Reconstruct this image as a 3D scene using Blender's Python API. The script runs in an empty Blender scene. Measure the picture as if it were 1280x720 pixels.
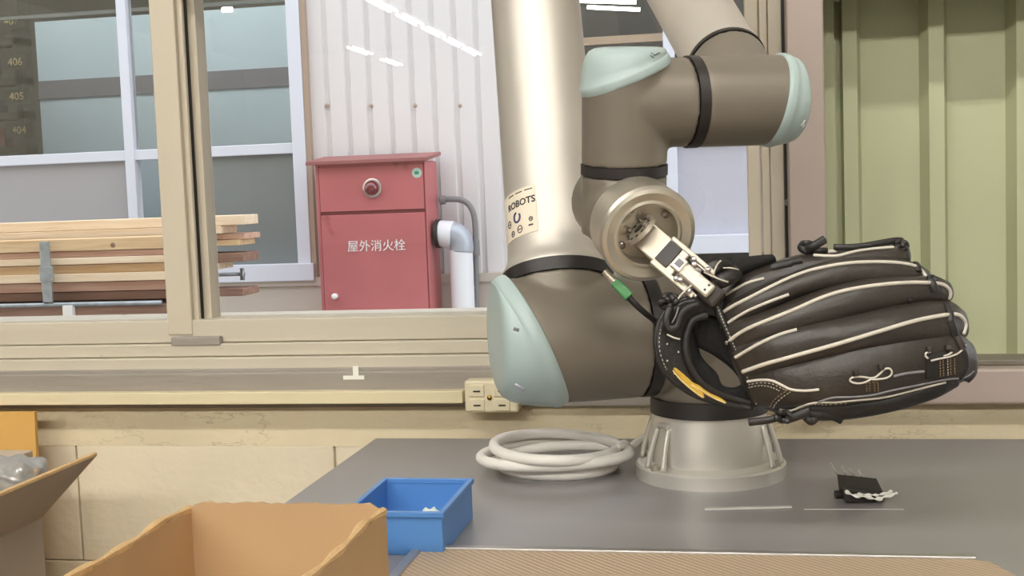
import bpy, bmesh, math, random
from mathutils import Vector, Matrix
from mathutils.bvhtree import BVHTree
random.seed(7)
S = bpy.context.scene
COL = S.collection
rad = math.radians

# ------------------------------------------------------------------ camera
FPX = 1500.0                                   # focal length in pixels of a 1280 px wide frame
ZC = 0.291                                     # camera height above the table top (table top is z = 0)
YAW, PITCH, ROLL = 10.5, 4.5, 2.1
cam_d = bpy.data.cameras.new('camera'); cam = bpy.data.objects.new('camera', cam_d); COL.objects.link(cam)
cam_d.sensor_width = 36.0; cam_d.lens = FPX / 1280 * 36; cam_d.clip_start = 0.02; cam_d.clip_end = 200
RM = Matrix.Rotation(rad(YAW), 3, 'Z') @ Matrix.Rotation(rad(90 - PITCH), 3, 'X') @ Matrix.Rotation(rad(-ROLL), 3, 'Z')
CP = Vector((0, 0, ZC))
cam.matrix_world = Matrix.Translation(CP) @ RM.to_4x4()
S.camera = cam
# ------------------------------------------------------------------ world and exposure
W = bpy.data.worlds.new('overcast_sky'); S.world = W; W.use_nodes = True
bg = W.node_tree.nodes['Background']; bg.inputs[0].default_value = (0.93, 0.95, 1.0, 1); bg.inputs[1].default_value = 2.7
S.view_settings.view_transform = 'Standard'; S.view_settings.look = 'None'
S.view_settings.exposure = 0.0; S.view_settings.gamma = 1.0
LAMP_L = 106.0                                  # radiance of the hall's fluorescent tubes
try:
    S.cycles.use_denoising = True; S.cycles.max_bounces = 8; S.cycles.transparent_max_bounces = 12
    S.cycles.sample_clamp_indirect = 6
except Exception: pass

def ray(px, py): return RM @ Vector(((px - 640) / FPX, (360 - py) / FPX, -1))
def P(px, py, d): return CP + ray(px, py) * d                       # point seen at a pixel, d metres deep
def ZP(px, py, z): r = ray(px, py); return CP + r * ((z - CP.z) / r.z)   # ... on a level plane
def YP(px, py, Y): r = ray(px, py); return CP + r * (Y / r.y)            # ... on a plane parallel to the wall
TOCAM = -(RM @ Vector((0, 0, -1)))
UP = Vector((0, 0, 1))

# ------------------------------------------------------------------ materials
def mat(name, col, rough=0.5, metal=0.0, bump=0.0, bscale=40, var=0.0, vscale=6, stretch=None, spec=0.5, coat=0.0, stain=None):
    m = bpy.data.materials.new(name); m.use_nodes = True
    nt = m.node_tree; N = nt.nodes; L = nt.links; b = N['Principled BSDF']
    b.inputs['Base Color'].default_value = (*col, 1); b.inputs['Roughness'].default_value = rough
    b.inputs['Metallic'].default_value = metal; b.inputs['Specular IOR Level'].default_value = spec
    b.inputs['Coat Weight'].default_value = coat
    if not (bump or var or stain): return m
    tc = N.new('ShaderNodeTexCoord'); mp = N.new('ShaderNodeMapping'); L.new(tc.outputs['Object'], mp.inputs[0])
    if stretch: mp.inputs['Scale'].default_value = stretch
    if var:
        n = N.new('ShaderNodeTexNoise'); n.inputs['Scale'].default_value = vscale; n.inputs['Detail'].default_value = 5
        L.new(mp.outputs[0], n.inputs['Vector'])
        r = N.new('ShaderNodeValToRGB'); r.color_ramp.elements[0].position = .3; r.color_ramp.elements[1].position = .7
        r.color_ramp.elements[0].color = (*[c * (1 - var) for c in col], 1)
        r.color_ramp.elements[1].color = (*[min(1, c * (1 + var)) for c in col], 1)
        L.new(n.outputs['Fac'], r.inputs[0]); out = r.outputs[0]
        if stain:
            n2 = N.new('ShaderNodeTexNoise'); n2.inputs['Scale'].default_value = stain[1]; n2.inputs['Detail'].default_value = 8
            L.new(tc.outputs['Object'], n2.inputs['Vector'])
            r2 = N.new('ShaderNodeValToRGB'); r2.color_ramp.elements[0].position = stain[2]; r2.color_ramp.elements[1].position = stain[2] + .06
            r2.color_ramp.elements[0].color = (0, 0, 0, 1); r2.color_ramp.elements[1].color = (1, 1, 1, 1)
            L.new(n2.outputs['Fac'], r2.inputs[0])
            mx = N.new('ShaderNodeMixRGB'); L.new(r2.outputs[0], mx.inputs[0]); L.new(out, mx.inputs[1]); mx.inputs[2].default_value = (*stain[0], 1)
            out = mx.outputs[0]
        L.new(out, b.inputs['Base Color'])
    if bump:
        n = N.new('ShaderNodeTexNoise'); n.inputs['Scale'].default_value = bscale; n.inputs['Detail'].default_value = 6
        L.new(mp.outputs[0], n.inputs['Vector'])
        bp = N.new('ShaderNodeBump'); bp.inputs['Strength'].default_value = bump; bp.inputs['Distance'].default_value = .004
        L.new(n.outputs['Fac'], bp.inputs['Height']); L.new(bp.outputs[0], b.inputs['Normal'])
    return m

def emit(name, col, st):
    m = bpy.data.materials.new(name); m.use_nodes = True; nt = m.node_tree; nt.nodes.clear()
    e = nt.nodes.new('ShaderNodeEmission'); e.inputs[0].default_value = (*col, 1); e.inputs[1].default_value = st
    o = nt.nodes.new('ShaderNodeOutputMaterial'); nt.links.new(e.outputs[0], o.inputs[0]); return m

def glass_mat(name, tint=(1, 1, 1), ior=1.5, haze=0.0, hazecol=(.7, .7, .72)):
    m = bpy.data.materials.new(name); m.use_nodes = True; nt = m.node_tree; N = nt.nodes; L = nt.links; N.clear()
    t = N.new('ShaderNodeBsdfTransparent'); t.inputs[0].default_value = (*tint, 1)
    g = N.new('ShaderNodeBsdfGlossy'); g.inputs['Roughness'].default_value = 0.0
    f = N.new('ShaderNodeFresnel'); f.inputs[0].default_value = ior
    mx = N.new('ShaderNodeMixShader'); L.new(f.outputs[0], mx.inputs[0]); L.new(t.outputs[0], mx.inputs[1]); L.new(g.outputs[0], mx.inputs[2])
    out = mx.outputs[0]
    if haze:
        d = N.new('ShaderNodeBsdfDiffuse'); d.inputs[0].default_value = (*hazecol, 1)
        m2 = N.new('ShaderNodeMixShader'); m2.inputs[0].default_value = haze; L.new(out, m2.inputs[1]); L.new(d.outputs[0], m2.inputs[2]); out = m2.outputs[0]
    o = N.new('ShaderNodeOutputMaterial'); L.new(out, o.inputs[0]); return m

def wood_mat(name, c1, c2):
    m = bpy.data.materials.new(name); m.use_nodes = True; nt = m.node_tree; N = nt.nodes; L = nt.links; b = N['Principled BSDF']
    b.inputs['Roughness'].default_value = .7
    tc = N.new('ShaderNodeTexCoord'); mp = N.new('ShaderNodeMapping'); mp.inputs['Scale'].default_value = (.5, 9, 9)
    n = N.new('ShaderNodeTexNoise'); n.inputs['Scale'].default_value = 5; n.inputs['Detail'].default_value = 6; n.inputs['Distortion'].default_value = .6
    r = N.new('ShaderNodeValToRGB'); r.color_ramp.elements[0].color = (*c1, 1); r.color_ramp.elements[1].color = (*c2, 1)
    r.color_ramp.elements[0].position = .35; r.color_ramp.elements[1].position = .65
    L.new(tc.outputs['Object'], mp.inputs[0]); L.new(mp.outputs[0], n.inputs['Vector']); L.new(n.outputs['Fac'], r.inputs[0]); L.new(r.outputs[0], b.inputs['Base Color'])
    return m

def plaster_mat(name, col, crack=(.25, .2, .12)):
    m = mat(name, col, .85, 0, .35, 60, .08, 5); nt = m.node_tree; N = nt.nodes; L = nt.links; b = N['Principled BSDF']
    tc = N.new('ShaderNodeTexCoord'); mp = N.new('ShaderNodeMapping'); mp.inputs['Scale'].default_value = (1, 1, 3.2)
    n = N.new('ShaderNodeTexNoise'); n.inputs['Scale'].default_value = 9; n.inputs['Detail'].default_value = 9; n.inputs['Roughness'].default_value = .62
    L.new(tc.outputs['Object'], mp.inputs[0]); L.new(mp.outputs[0], n.inputs['Vector'])
    a = N.new('ShaderNodeMath'); a.operation = 'SUBTRACT'; a.inputs[1].default_value = .5; L.new(n.outputs['Fac'], a.inputs[0])
    a2 = N.new('ShaderNodeMath'); a2.operation = 'ABSOLUTE'; L.new(a.outputs[0], a2.inputs[0])
    r = N.new('ShaderNodeValToRGB'); r.color_ramp.elements[0].position = .0; r.color_ramp.elements[1].position = .012
    r.color_ramp.elements[0].color = (.55, .55, .55, 1); r.color_ramp.elements[1].color = (0, 0, 0, 1); L.new(a2.outputs[0], r.inputs[0])
    n2 = N.new('ShaderNodeTexNoise'); n2.inputs['Scale'].default_value = 3.1; L.new(tc.outputs['Object'], n2.inputs['Vector'])
    r2 = N.new('ShaderNodeValToRGB'); r2.color_ramp.elements[0].position = .42; r2.color_ramp.elements[1].position = .52; L.new(n2.outputs['Fac'], r2.inputs[0])
    mu = N.new('ShaderNodeMath'); mu.operation = 'MULTIPLY'; L.new(r.outputs[0], mu.inputs[0]); L.new(r2.outputs[0], mu.inputs[1])
    mx = N.new('ShaderNodeMixRGB'); L.new(mu.outputs[0], mx.inputs[0])
    old = b.inputs['Base Color'].links[0].from_socket; L.new(old, mx.inputs[1]); mx.inputs[2].default_value = (*crack, 1); L.new(mx.outputs[0], b.inputs['Base Color'])
    return m

def rib_mat(name, col, scale):                     # fine ribbed rubber or punched metal relief
    m = bpy.data.materials.new(name); m.use_nodes = True; nt = m.node_tree; N = nt.nodes; L = nt.links; b = N['Principled BSDF']
    b.inputs['Roughness'].default_value = .55
    tc = N.new('ShaderNodeTexCoord'); w = N.new('ShaderNodeTexWave'); w.bands_direction = 'DIAGONAL' ; w.inputs['Scale'].default_value = scale
    L.new(tc.outputs['Object'], w.inputs['Vector'])
    r = N.new('ShaderNodeValToRGB'); r.color_ramp.elements[0].color = (*[c * .72 for c in col], 1); r.color_ramp.elements[1].color = (*col, 1)
    L.new(w.outputs['Fac'], r.inputs[0]); L.new(r.outputs[0], b.inputs['Base Color'])
    bp = N.new('ShaderNodeBump'); bp.inputs['Strength'].default_value = .5; bp.inputs['Distance'].default_value = .001
    L.new(w.outputs['Fac'], bp.inputs['Height']); L.new(bp.outputs[0], b.inputs['Normal']); return m

def srgb(r, g, b):
    f = lambda c: (c / 255 / 12.92) if c / 255 <= .04045 else ((c / 255 + .055) / 1.055) ** 2.4
    return (f(r), f(g), f(b))

M = dict(
    plaster=plaster_mat('cream_plaster', srgb(222, 208, 176)),
    block=mat('cream_painted_block', srgb(226, 214, 188), .8, 0, .3, 70, .05, 7),
    mortar=mat('mortar_joint', srgb(214, 202, 176), .9),
    sash=mat('beige_aluminium_sash', srgb(204, 193, 172), .45, 0, .04, 30, .05, 5, (1, 1, .15)),
    sill=mat('worn_sill_paint', srgb(200, 191, 172), .55, 0, .1, 30, .09, 4, (.25, 2, 4), .5, 0, (srgb(120, 112, 98), 22, .70)),
    rail=mat('grey_steel_rail', srgb(150, 142, 132), .5, 0, .15, 40, .12, 6, (.4, 2, 5), .5, 0, (srgb(95, 85, 72), 20, .68)),
    railD=mat('dirty_steel_rail', srgb(112, 104, 92), .6, 0, .2, 40, .15, 8, (.4, 2, 5)),
    post=mat('pinkish_post_paint', srgb(172, 156, 146), .5, 0, .08, 20, .05, 4, None, .5, 0, (srgb(110, 94, 80), 26, .70)),
    gap_strip=mat('gap_shade_black', srgb(26, 22, 20), .6),  # black that paints the shade inside the sash gaps
    green=mat('pale_green_sheet_paint', srgb(182, 185, 150), .5, 0, .05, 15, .06, 3, (1, 1, .3), .4, 0, (srgb(110, 112, 84), 17, .73)),
    glass=glass_mat('window_glass', (.97, .98, .975)),
    duct=mat('cream_plastic', srgb(226, 212, 176), .4, 0, 0, 1, .02, 8),
    outlet=mat('ivory_outlet_plastic', srgb(228, 216, 184), .35),
    slot=mat('socket_slot_black', srgb(35, 30, 24), .6),
    brass=mat('brass_screw', srgb(160, 130, 70), .35, 1),
    tape=mat('white_tape', srgb(240, 238, 228), .6),
    table=mat('grey_laminate', srgb(140, 136, 135), .32, 0, .015, 60, .03, 5, (.3, 3, 1), .5),
    steel=mat('painted_steel_leg', srgb(120, 118, 114), .4, .6),
    hall=mat('hall_wall_paint', srgb(188, 184, 176), .8, 0, 0, 1, .06, .6),
    ceil=mat('hall_ceiling', srgb(120, 114, 106), .8, 0, 0, 1, .1, .5),
    floor=mat('hall_concrete', srgb(118, 112, 104), .6, 0, 0, 1, .12, .8),
    asphalt=mat('yard_asphalt', srgb(150, 146, 142), .9, 0, .2, 20, .1, 2),
    siding=mat('white_siding', srgb(222, 219, 220), .45, 0, .0, 1, .02, 2, (1, 1, .2)),
    sideband=mat('beige_base_board', srgb(196, 186, 176), .6, 0, 0, 1, .04, 2),
    whiteframe=mat('white_aluminium', srgb(216, 220, 232), .4),
    framebrown=mat('window_flashing', srgb(168, 148, 130), .5),
    frost=mat('frosted_glass', srgb(166, 164, 168), .25, 0, .03, 200, .03, 1),
    frostg=mat('wired_frosted_glass', srgb(124, 130, 130), .25, 0, .03, 200, .05, 1.2),
    frostb=mat('pale_frosted_glass', srgb(190, 190, 202), .3, 0, .03, 200, .02, 1),
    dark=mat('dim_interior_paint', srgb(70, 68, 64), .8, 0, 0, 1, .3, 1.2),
    rack=mat('dark_rack_paint', srgb(52, 50, 44), .7, 0, 0, 1, .25, 3),
    crate1=mat('dark_olive_crate', srgb(64, 66, 48), .7, 0, 0, 1, .3, 5),
    crate2=mat('dull_red_crate', srgb(96, 52, 44), .7, 0, 0, 1, .3, 5),
    crate3=mat('slate_crate', srgb(54, 60, 64), .7, 0, 0, 1, .3, 5),
    signtxt=mat('ochre_lettering', srgb(150, 136, 96), .7),
    panel=mat('pale_blue_panel', srgb(170, 188, 200), .45, 0, 0, 1, .04, .8),
    panelband=mat('dark_grey_band', srgb(104, 104, 112), .5),
    red=mat('faded_red_paint', srgb(188, 105, 107), .5, 0, .05, 12, .10, 2.5, None, .5, 0, (srgb(140, 62, 54), 3.2, .66)),
    redroof=mat('dull_red_roof', srgb(150, 92, 90), .55, 0, .05, 12, .12, 3),
    redline=mat('dark_red_seam', srgb(112, 48, 48), .6),
    redlens=mat('red_lens', srgb(110, 16, 30), .08, 0, 0, 1, 0, 1, None, .8, .6),
    chrome=mat('dull_chrome', srgb(200, 190, 186), .25, .9),
    white=mat('white_paint', srgb(240, 238, 236), .5),
    sticker=mat('pale_green_sticker', srgb(186, 216, 204), .5),
    stickerg=mat('green_print', srgb(70, 150, 120), .5),
    pipe=mat('grey_conduit', srgb(128, 126, 128), .5),
    pvc=mat('white_pvc', srgb(232, 234, 240), .4),
    wrap=mat('silver_wrap', srgb(176, 182, 192), .4, .3, .5, 25),
    galv=mat('galvanised_steel', srgb(168, 176, 182), .4, .8, .1, 40, .2, 20),
    wood1=wood_mat('pine_light', srgb(226, 200, 166), srgb(242, 224, 198)),
    wood2=wood_mat('pine_tan', srgb(206, 172, 130), srgb(226, 198, 158)),
    wood3=wood_mat('pine_pink', srgb(196, 152, 132), srgb(218, 184, 164)),
    wood4=wood_mat('weathered_timber', srgb(128, 98, 84), srgb(158, 124, 106)),
    card=mat('cardboard', srgb(190, 158, 118), .85, 0, .12, 30, .05, 8),
    cardedge=mat('cardboard_edge', srgb(216, 180, 130), .9, 0, .4, 220, .08, 60),
    cardold=mat('grey_cardboard', srgb(194, 176, 154), .85, 0, .12, 30, .06, 8),
    cardor=mat('orange_board', srgb(214, 168, 92), .8, 0, .08, 20, .04, 4),
    film=glass_mat('clear_plastic_film', (.96, .96, .96), 1.9, .28, (.85, .84, .82)),
    blue=mat('blue_bin_plastic', srgb(84, 134, 196), .4),
    bluein=mat('white_foam', srgb(232, 238, 228), .7),
    hose=mat('white_hose', srgb(236, 230, 222), .4, 0, .1, 18),
    mat_=rib_mat('ribbed_mat', srgb(196, 172, 144), 90),
    alu=mat('anodised_strip', srgb(176, 172, 168), .35, .7),
    strip=mat('clear_strip_plastic', srgb(214, 210, 204), .2, 0, 0, 1, 0, 1, None, .6),
    housing=mat('robot_grey_housing', srgb(130, 121, 108), .42, .25, .01, 300),
    cap=mat('robot_pale_blue_cap', srgb(178, 195, 192), .38),
    ring=mat('robot_black_seal', srgb(38, 33, 30), .5),
    tube=mat('brushed_aluminium_tube', srgb(212, 205, 194), .48, .6, .02, 120, .03, 12, (1, 1, .1)),
    castalu=mat('cast_aluminium', srgb(222, 217, 208), .42, .55, .02, 140),
    turned=mat('turned_aluminium', srgb(214, 206, 190), .36, .8, .02, 200, .03, 40),
    milled=mat('milled_aluminium', srgb(196, 187, 170), .42, .75, .02, 120),
    label=mat('paper_label', srgb(240, 228, 206), .5),
    ink=mat('label_ink', srgb(46, 42, 46), .6),
    inkblue=mat('label_dark_blue', srgb(50, 52, 92), .6),
    blackp=mat('black_plastic', srgb(34, 28, 24), .45),
    rubber=mat('brown_black_rubber', srgb(44, 34, 28), .6),
    conn=mat('green_connector', srgb(62, 128, 70), .45),
    cable=mat('black_cable', srgb(24, 22, 21), .5),
    leather=mat('black_leather', srgb(50, 44, 38), .42, 0, .22, 150, .14, 14, None, .5),
    leatherD=mat('jet_black_leather', srgb(30, 27, 25), .4, 0, .2, 160, .12, 20),
    lining=mat('black_lining', srgb(20, 18, 17), .9, 0, .4, 120),
    lace=mat('black_rawhide_lace', srgb(34, 30, 27), .5, 0, .15, 200),
    welt=mat('white_leather_welt', srgb(214, 206, 192), .5),
    thread=mat('cream_thread', srgb(190, 182, 164), .7),
    threado=mat('tan_thread', srgb(150, 122, 84), .7),
    yellow=mat('yellow_embroidery', srgb(206, 166, 60), .6, 0, .3, 300),
    yellowl=mat('pale_gold_edge', srgb(232, 208, 150), .6),
    bristle=mat('steel_pin', srgb(222, 216, 204), .3, .8),
)

# ------------------------------------------------------------------ mesh helpers
def obj(name, bm, m, parent=None, smooth=False, bevel=0.0, angle=None):
    me = bpy.data.meshes.new(name)
    bmesh.ops.recalc_face_normals(bm, faces=bm.faces[:])
    bm.to_mesh(me); bm.free()
    o = bpy.data.objects.new(name, me); COL.objects.link(o)
    me.materials.append(M[m] if isinstance(m, str) else m)
    if smooth:
        for p in me.polygons: p.use_smooth = True
        if angle: me.set_sharp_from_angle(angle=rad(angle))
    if bevel:
        b = o.modifiers.new('bevel', 'BEVEL'); b.width = bevel; b.segments = 2; b.limit_method = 'ANGLE'; b.angle_limit = rad(40)
    if parent is not None:
        o.parent = parent
        if parent.type == 'EMPTY': o.matrix_parent_inverse = Matrix.Translation(-parent.location)
    return o
def tag(o, label, cat, group=None):
    o['label'] = label; o['category'] = cat
    if group: o['group'] = group
    return o
def thing(name, label, cat, loc, group=None):
    o = bpy.data.objects.new(name, None); COL.objects.link(o); o.location = loc; o.empty_display_size = .05
    return tag(o, label, cat, group)
def struct(name, bm, m, **k):
    o = obj(name, bm, m, **k); o['kind'] = 'structure'; return o
def B(): return bmesh.new()
def box(bm, x0, x1, y0, y1, z0, z1):
    v = [bm.verts.new((x, y, z)) for x in (x0, x1) for y in (y0, y1) for z in (z0, z1)]
    for f in ((0, 1, 3, 2), (4, 6, 7, 5), (0, 4, 5, 1), (2, 3, 7, 6), (0, 2, 6, 4), (1, 5, 7, 3)): bm.faces.new([v[i] for i in f])
    return bm
def hexa(bm, pts):                                   # eight corners: four of one face, four of the opposite face
    v = [bm.verts.new(p) for p in pts]
    for f in ((0, 1, 2, 3), (7, 6, 5, 4), (0, 4, 5, 1), (1, 5, 6, 2), (2, 6, 7, 3), (3, 7, 4, 0)): bm.faces.new([v[i] for i in f])
    return bm
def slab(bm, quad, off):                             # a quad thickened by the vector off
    return hexa(bm, [Vector(q) for q in quad] + [Vector(q) + Vector(off) for q in quad])
def obox(bm, c, ax, ay, az):                         # oriented box: centre and three half-axis vectors
    c = Vector(c); q = [c + sx * ax + sy * ay - az for sx, sy in ((-1, -1), (1, -1), (1, 1), (-1, 1))]
    return slab(bm, q, 2 * az)
def pbox(bm, px0, py0, px1, py1, Y, t):              # box on the plane y = Y covering a pixel rectangle, t metres deep behind it
    a = YP(px0, (py0 + py1) / 2, Y).x; b = YP(px1, (py0 + py1) / 2, Y).x
    c = YP((px0 + px1) / 2, py0, Y).z; d = YP((px0 + px1) / 2, py1, Y).z
    return box(bm, a, b, Y, Y + t, d, c)
def basis(a, hint=UP):
    a = a.normalized()
    if abs(a.dot(hint)) > .98: hint = Vector((1, 0, 0))
    t = (hint - a * a.dot(hint)).normalized(); return a, t, a.cross(t)
def lathe(bm, o, a, prof, n=48, hint=UP, obl=None, capped=True):
    # prof: (distance along axis, radius); obl: {index: slope} tilts that ring towards the hint direction
    a, t, s = basis(Vector(a), hint); o = Vector(o); rings = []
    for i, (h, r) in enumerate(prof):
        k = (obl or {}).get(i, 0)
        if r < 1e-6: rings.append([bm.verts.new(o + a * h)]); continue
        rings.append([bm.verts.new(o + a * (h + k * r * math.cos(f)) + (t * math.cos(f) + s * math.sin(f)) * r)
                      for f in [2 * math.pi * j / n for j in range(n)]])
    for A, Bq in zip(rings, rings[1:]):
        if len(A) == 1 and len(Bq) == 1: continue
        for j in range(n):
            k = (j + 1) % n
            if len(A) == 1: bm.faces.new((A[0], Bq[j], Bq[k]))
            elif len(Bq) == 1: bm.faces.new((A[j], A[k], Bq[0]))
            else: bm.faces.new((A[j], A[k], Bq[k], Bq[j]))
    if capped:
        for R_ in (rings[0], rings[-1]):
            if len(R_) > 1: bm.faces.new(R_)
    return bm
def lid(bm, c, a, r, k, hint, H=.022, n=64):           # obliquely cut joint lid: bead along the cut, wall, then a domed face square to the axis
    a, t, s = basis(Vector(a), hint); nn = (a - k * t).normalized(); rings = []; f_ = r / .0375 * .8
    for q, hh in ((.99, -.005), (1.025, -.004), (1.035, -.001), (1.035, .003), (1.02, .0055), (.995, .0065)):
        rings.append([bm.verts.new(c + (t * math.cos(f) + s * math.sin(f)) * r * q + a * k * r * q * math.cos(f) + nn * hh * f_)
                      for f in [2 * math.pi * j / n for j in range(n)]])
    for q, w in ((.98, .25), (.955, .52), (.91, .74), (.84, .88), (.72, .955), (.5, .99), (.2, 1.0)):
        rings.append([bm.verts.new(c + (t * math.cos(f) + s * math.sin(f)) * r * q + nn * .007 * f_ * (1 - w) + a * ((1 - w) * k * r * q * math.cos(f) + w * H))
                      for f in [2 * math.pi * j / n for j in range(n)]])
    for A, Bq in zip(rings, rings[1:]):
        for j in range(n): bm.faces.new((A[j], A[(j + 1) % n], Bq[(j + 1) % n], Bq[j]))
    bm.faces.new(rings[0]); bm.faces.new(rings[-1]); return bm
def crom(pts, n):                                    # Catmull-Rom resampling of a list of equal-length tuples
    out = []; m = len(pts) - 1
    for i in range(n + 1):
        u = i / n * m; k = min(int(u), m - 1); t = u - k
        p0, p1, p2, p3 = pts[max(k - 1, 0)], pts[k], pts[k + 1], pts[min(k + 2, m)]
        out.append(tuple(.5 * (2 * b + (c - a) * t + (2 * a - 5 * b + 4 * c - d) * t * t + (3 * b - a - 3 * c + d) * t ** 3) for a, b, c, d in zip(p0, p1, p2, p3)))
    return out
def tube(bm, pts, r, n=8, res=None, flat=1.0, flatdir=None, closed=False):
    pts = [Vector(p) for p in pts]
    if closed: pts = pts + [pts[0]]
    if res: pts = [Vector(p) for p in crom([tuple(p) for p in pts], res)]
    if closed: pts = pts[:-1]
    rings = []; up = None; m = len(pts)
    for i, p in enumerate(pts):
        d = (pts[(i + 1) % m if closed else min(i + 1, m - 1)] - pts[(i - 1) % m if closed else max(i - 1, 0)]).normalized()
        if flatdir is not None: u = flatdir - d * d.dot(flatdir)
        elif up is None: u = basis(d)[1]
        else: u = up - d * d.dot(up)
        u = u.normalized(); up = u; s = d.cross(u); rr = r(i / max(1, m - 1)) if callable(r) else r
        rings.append([bm.verts.new(p + (u * math.cos(f) * flat + s * math.sin(f)) * rr) for f in [2 * math.pi * j / n for j in range(n)]])
    pairs = list(zip(rings, rings[1:])) + ([(rings[-1], rings[0])] if closed else [])
    for A, Bq in pairs:
        for j in range(n): bm.faces.new((A[j], A[(j + 1) % n], Bq[(j + 1) % n], Bq[j]))
    if not closed: bm.faces.new(rings[0]); bm.faces.new(rings[-1])
    return bm
def loft(bm, st, n=20, res=40, front=TOCAM, e=.8, tip=0.0, tip0=0.0):
    # st: stations (A point, B point, half thickness). Rounded cross-sections from A to B, bulging along front
    q = crom([(*Vector(a), *Vector(b), t) for a, b, t in st], res); rings = []
    def ring(c, w, t):
        f = (front - w * (front.dot(w) / max(w.dot(w), 1e-12))).normalized(); o = []
        for j in range(n):
            an = 2 * math.pi * j / n; x, y = math.cos(an), math.sin(an)
            o.append(bm.verts.new(c + w * math.copysign(abs(x) ** e, x) + f * t * math.copysign(abs(y) ** e, y)))
        return o
    sec = [((Vector(k[:3]) + Vector(k[3:6])) / 2, (Vector(k[:3]) - Vector(k[3:6])) / 2, k[6]) for k in q]
    if tip0:
        d = (sec[0][0] - sec[1][0]).normalized()
        for k in (5, 4, 3, 2, 1):
            an = math.pi / 2 * k / 5.2; rings.append(ring(sec[0][0] + d * tip0 * math.sin(an), sec[0][1] * math.cos(an), sec[0][2] * math.cos(an)))
    for c, w, t in sec: rings.append(ring(c, w, t))
    if tip:
        d = (sec[-1][0] - sec[-2][0]).normalized()
        for k in (1, 2, 3, 4, 5):
            an = math.pi / 2 * k / 5.2; rings.append(ring(sec[-1][0] + d * tip * math.sin(an), sec[-1][1] * math.cos(an), sec[-1][2] * math.cos(an)))
    for A, Bq in zip(rings, rings[1:]):
        for j in range(n): bm.faces.new((A[j], A[(j + 1) % n], Bq[(j + 1) % n], Bq[j]))
    bm.faces.new(rings[0]); bm.faces.new(rings[-1]); return bm
def text_bm(txt, h, origin, right, up, ext=0.0006, bold=0.0, warp=None, center=True):
    c = bpy.data.curves.new('lettering', 'FONT'); c.body = txt; c.size = 1.0; c.offset = bold; c.resolution_u = 3
    if center: c.align_x = 'CENTER'; c.align_y = 'CENTER'
    o = bpy.data.objects.new('lettering', c); COL.objects.link(o)
    dg = bpy.context.evaluated_depsgraph_get(); me = bpy.data.meshes.new_from_object(o.evaluated_get(dg))
    bm = B(); bm.from_mesh(me)
    bpy.data.objects.remove(o); bpy.data.curves.remove(c); bpy.data.meshes.remove(me)
    r = Vector(right).normalized(); u = Vector(up).normalized(); nrm = r.cross(u)
    g = bmesh.ops.extrude_face_region(bm, geom=bm.faces[:])
    for v in [x for x in g['geom'] if isinstance(x, bmesh.types.BMVert)]: v.co.z = 1
    for v in bm.verts:
        x, y, z = v.co.x * h, v.co.y * h, v.co.z * ext
        v.co = warp(x, y, z) if warp else Vector(origin) + r * x + u * y + nrm * z
    return bm

# ================================================================== the setting
YW = 1.50                                            # inner face of the window wall
FLOOR = -0.78
HX0, HX1, HY0, HZ1 = -11.5, 4.2, -24.5, 3.75
struct('floor', box(B(), HX0, HX1, HY0, YW + .25, FLOOR - .1, FLOOR), 'floor')
struct('ceiling', box(B(), HX0, HX1, HY0, YW + .25, HZ1, HZ1 + .1), 'ceil')
struct('wall_back', box(B(), HX0, HX1, HY0 - .1, HY0, FLOOR, HZ1), 'hall')
struct('wall_left', box(B(), HX0 - .1, HX0, HY0, YW + .25, FLOOR, HZ1), 'hall')
struct('wall_right', box(B(), HX1, HX1 + .1, HY0, YW + .25, FLOOR, HZ1), 'hall')
# window wall: blocks below the sill, plaster band on top of them, lintel above, blank bays further along
z_frame = YP(640, 508, YW).z                         # underside of the steel sill rail
z_pl = z_frame - .052
x_l, x_r = -3.2, 1.9
wf = bpy.data.objects.new('wall_front', None); COL.objects.link(wf); wf['kind'] = 'structure'
bm = B(); box(bm, HX0, HX1, YW + .006, YW + .16, FLOOR, z_pl); box(bm, HX0, x_l, YW, YW + .16, z_pl, HZ1); box(bm, x_r, HX1, YW, YW + .16, z_pl, HZ1)
obj('mortar', bm, 'mortar', wf)
bx = YP(100, 640, YW).x; bw = YP(418, 560, YW).x - bx
zj = YP(100, 701, YW).z; bh = .195
bm0 = B(); box(bm0, .0012, bw - .0012, 0, .02, .001, bh - .0004)
proto = obj('block', bm0, 'block', wf, bevel=.002)
rows = []
for r_ in range(4):
    z0 = zj - (r_ - 0) * bh
    hh = (z_pl - zj) if r_ == 0 else bh
    for c_ in range(-3, 7):
        x0 = bx + c_ * bw + (0 if r_ % 2 == 0 else bw / 2)
        o = proto.copy() if (r_ or c_ > -3) else proto
        if o is not proto: COL.objects.link(o)
        o.location = (x0, YW + random.uniform(-.0006, .0006), zj if r_ == 0 else z0); o.scale = (1, 1, hh / bh)
bm = B(); nx = 90                                    # the rough plaster band, slightly wavy
for i in range(nx):
    pass
me_pl = box(bm, x_l, x_r, YW - .0003, YW + .16, z_pl - .0005, z_frame + .01)
obj('plaster_band', me_pl, 'plaster', wf)
ZH = .52 + ZC                                        # underside of the lintel
ZLT = YP(1150, -22, YW).z
xlt = YP(1010, 0, YW).x
obj('lintel', box(B(), x_l, xlt, YW - .02, YW + .16, YP(100, -40, YW).z, HZ1), 'hall', wf)
obj('lintel', box(B(), xlt, x_r, YW - .02, YW + .16, ZLT, HZ1), 'hall', wf)

# ---- sill trims from the top down
zs_top = YP(640, 398, YW + .05).z
zA, zB, zC_, zD = YP(300, 398, YW + .03).z, YP(300, 464, YW).z, YP(300, 489, YW - .012).z, YP(300, 508, YW).z
xm = YP(985, 400, YW).x                              # left face of the post
struct('trim_1', box(B(), x_l, xm, YW - .012, YW + .16, zD, zB), 'rail', bevel=.002)        # grey steel rail
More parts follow.
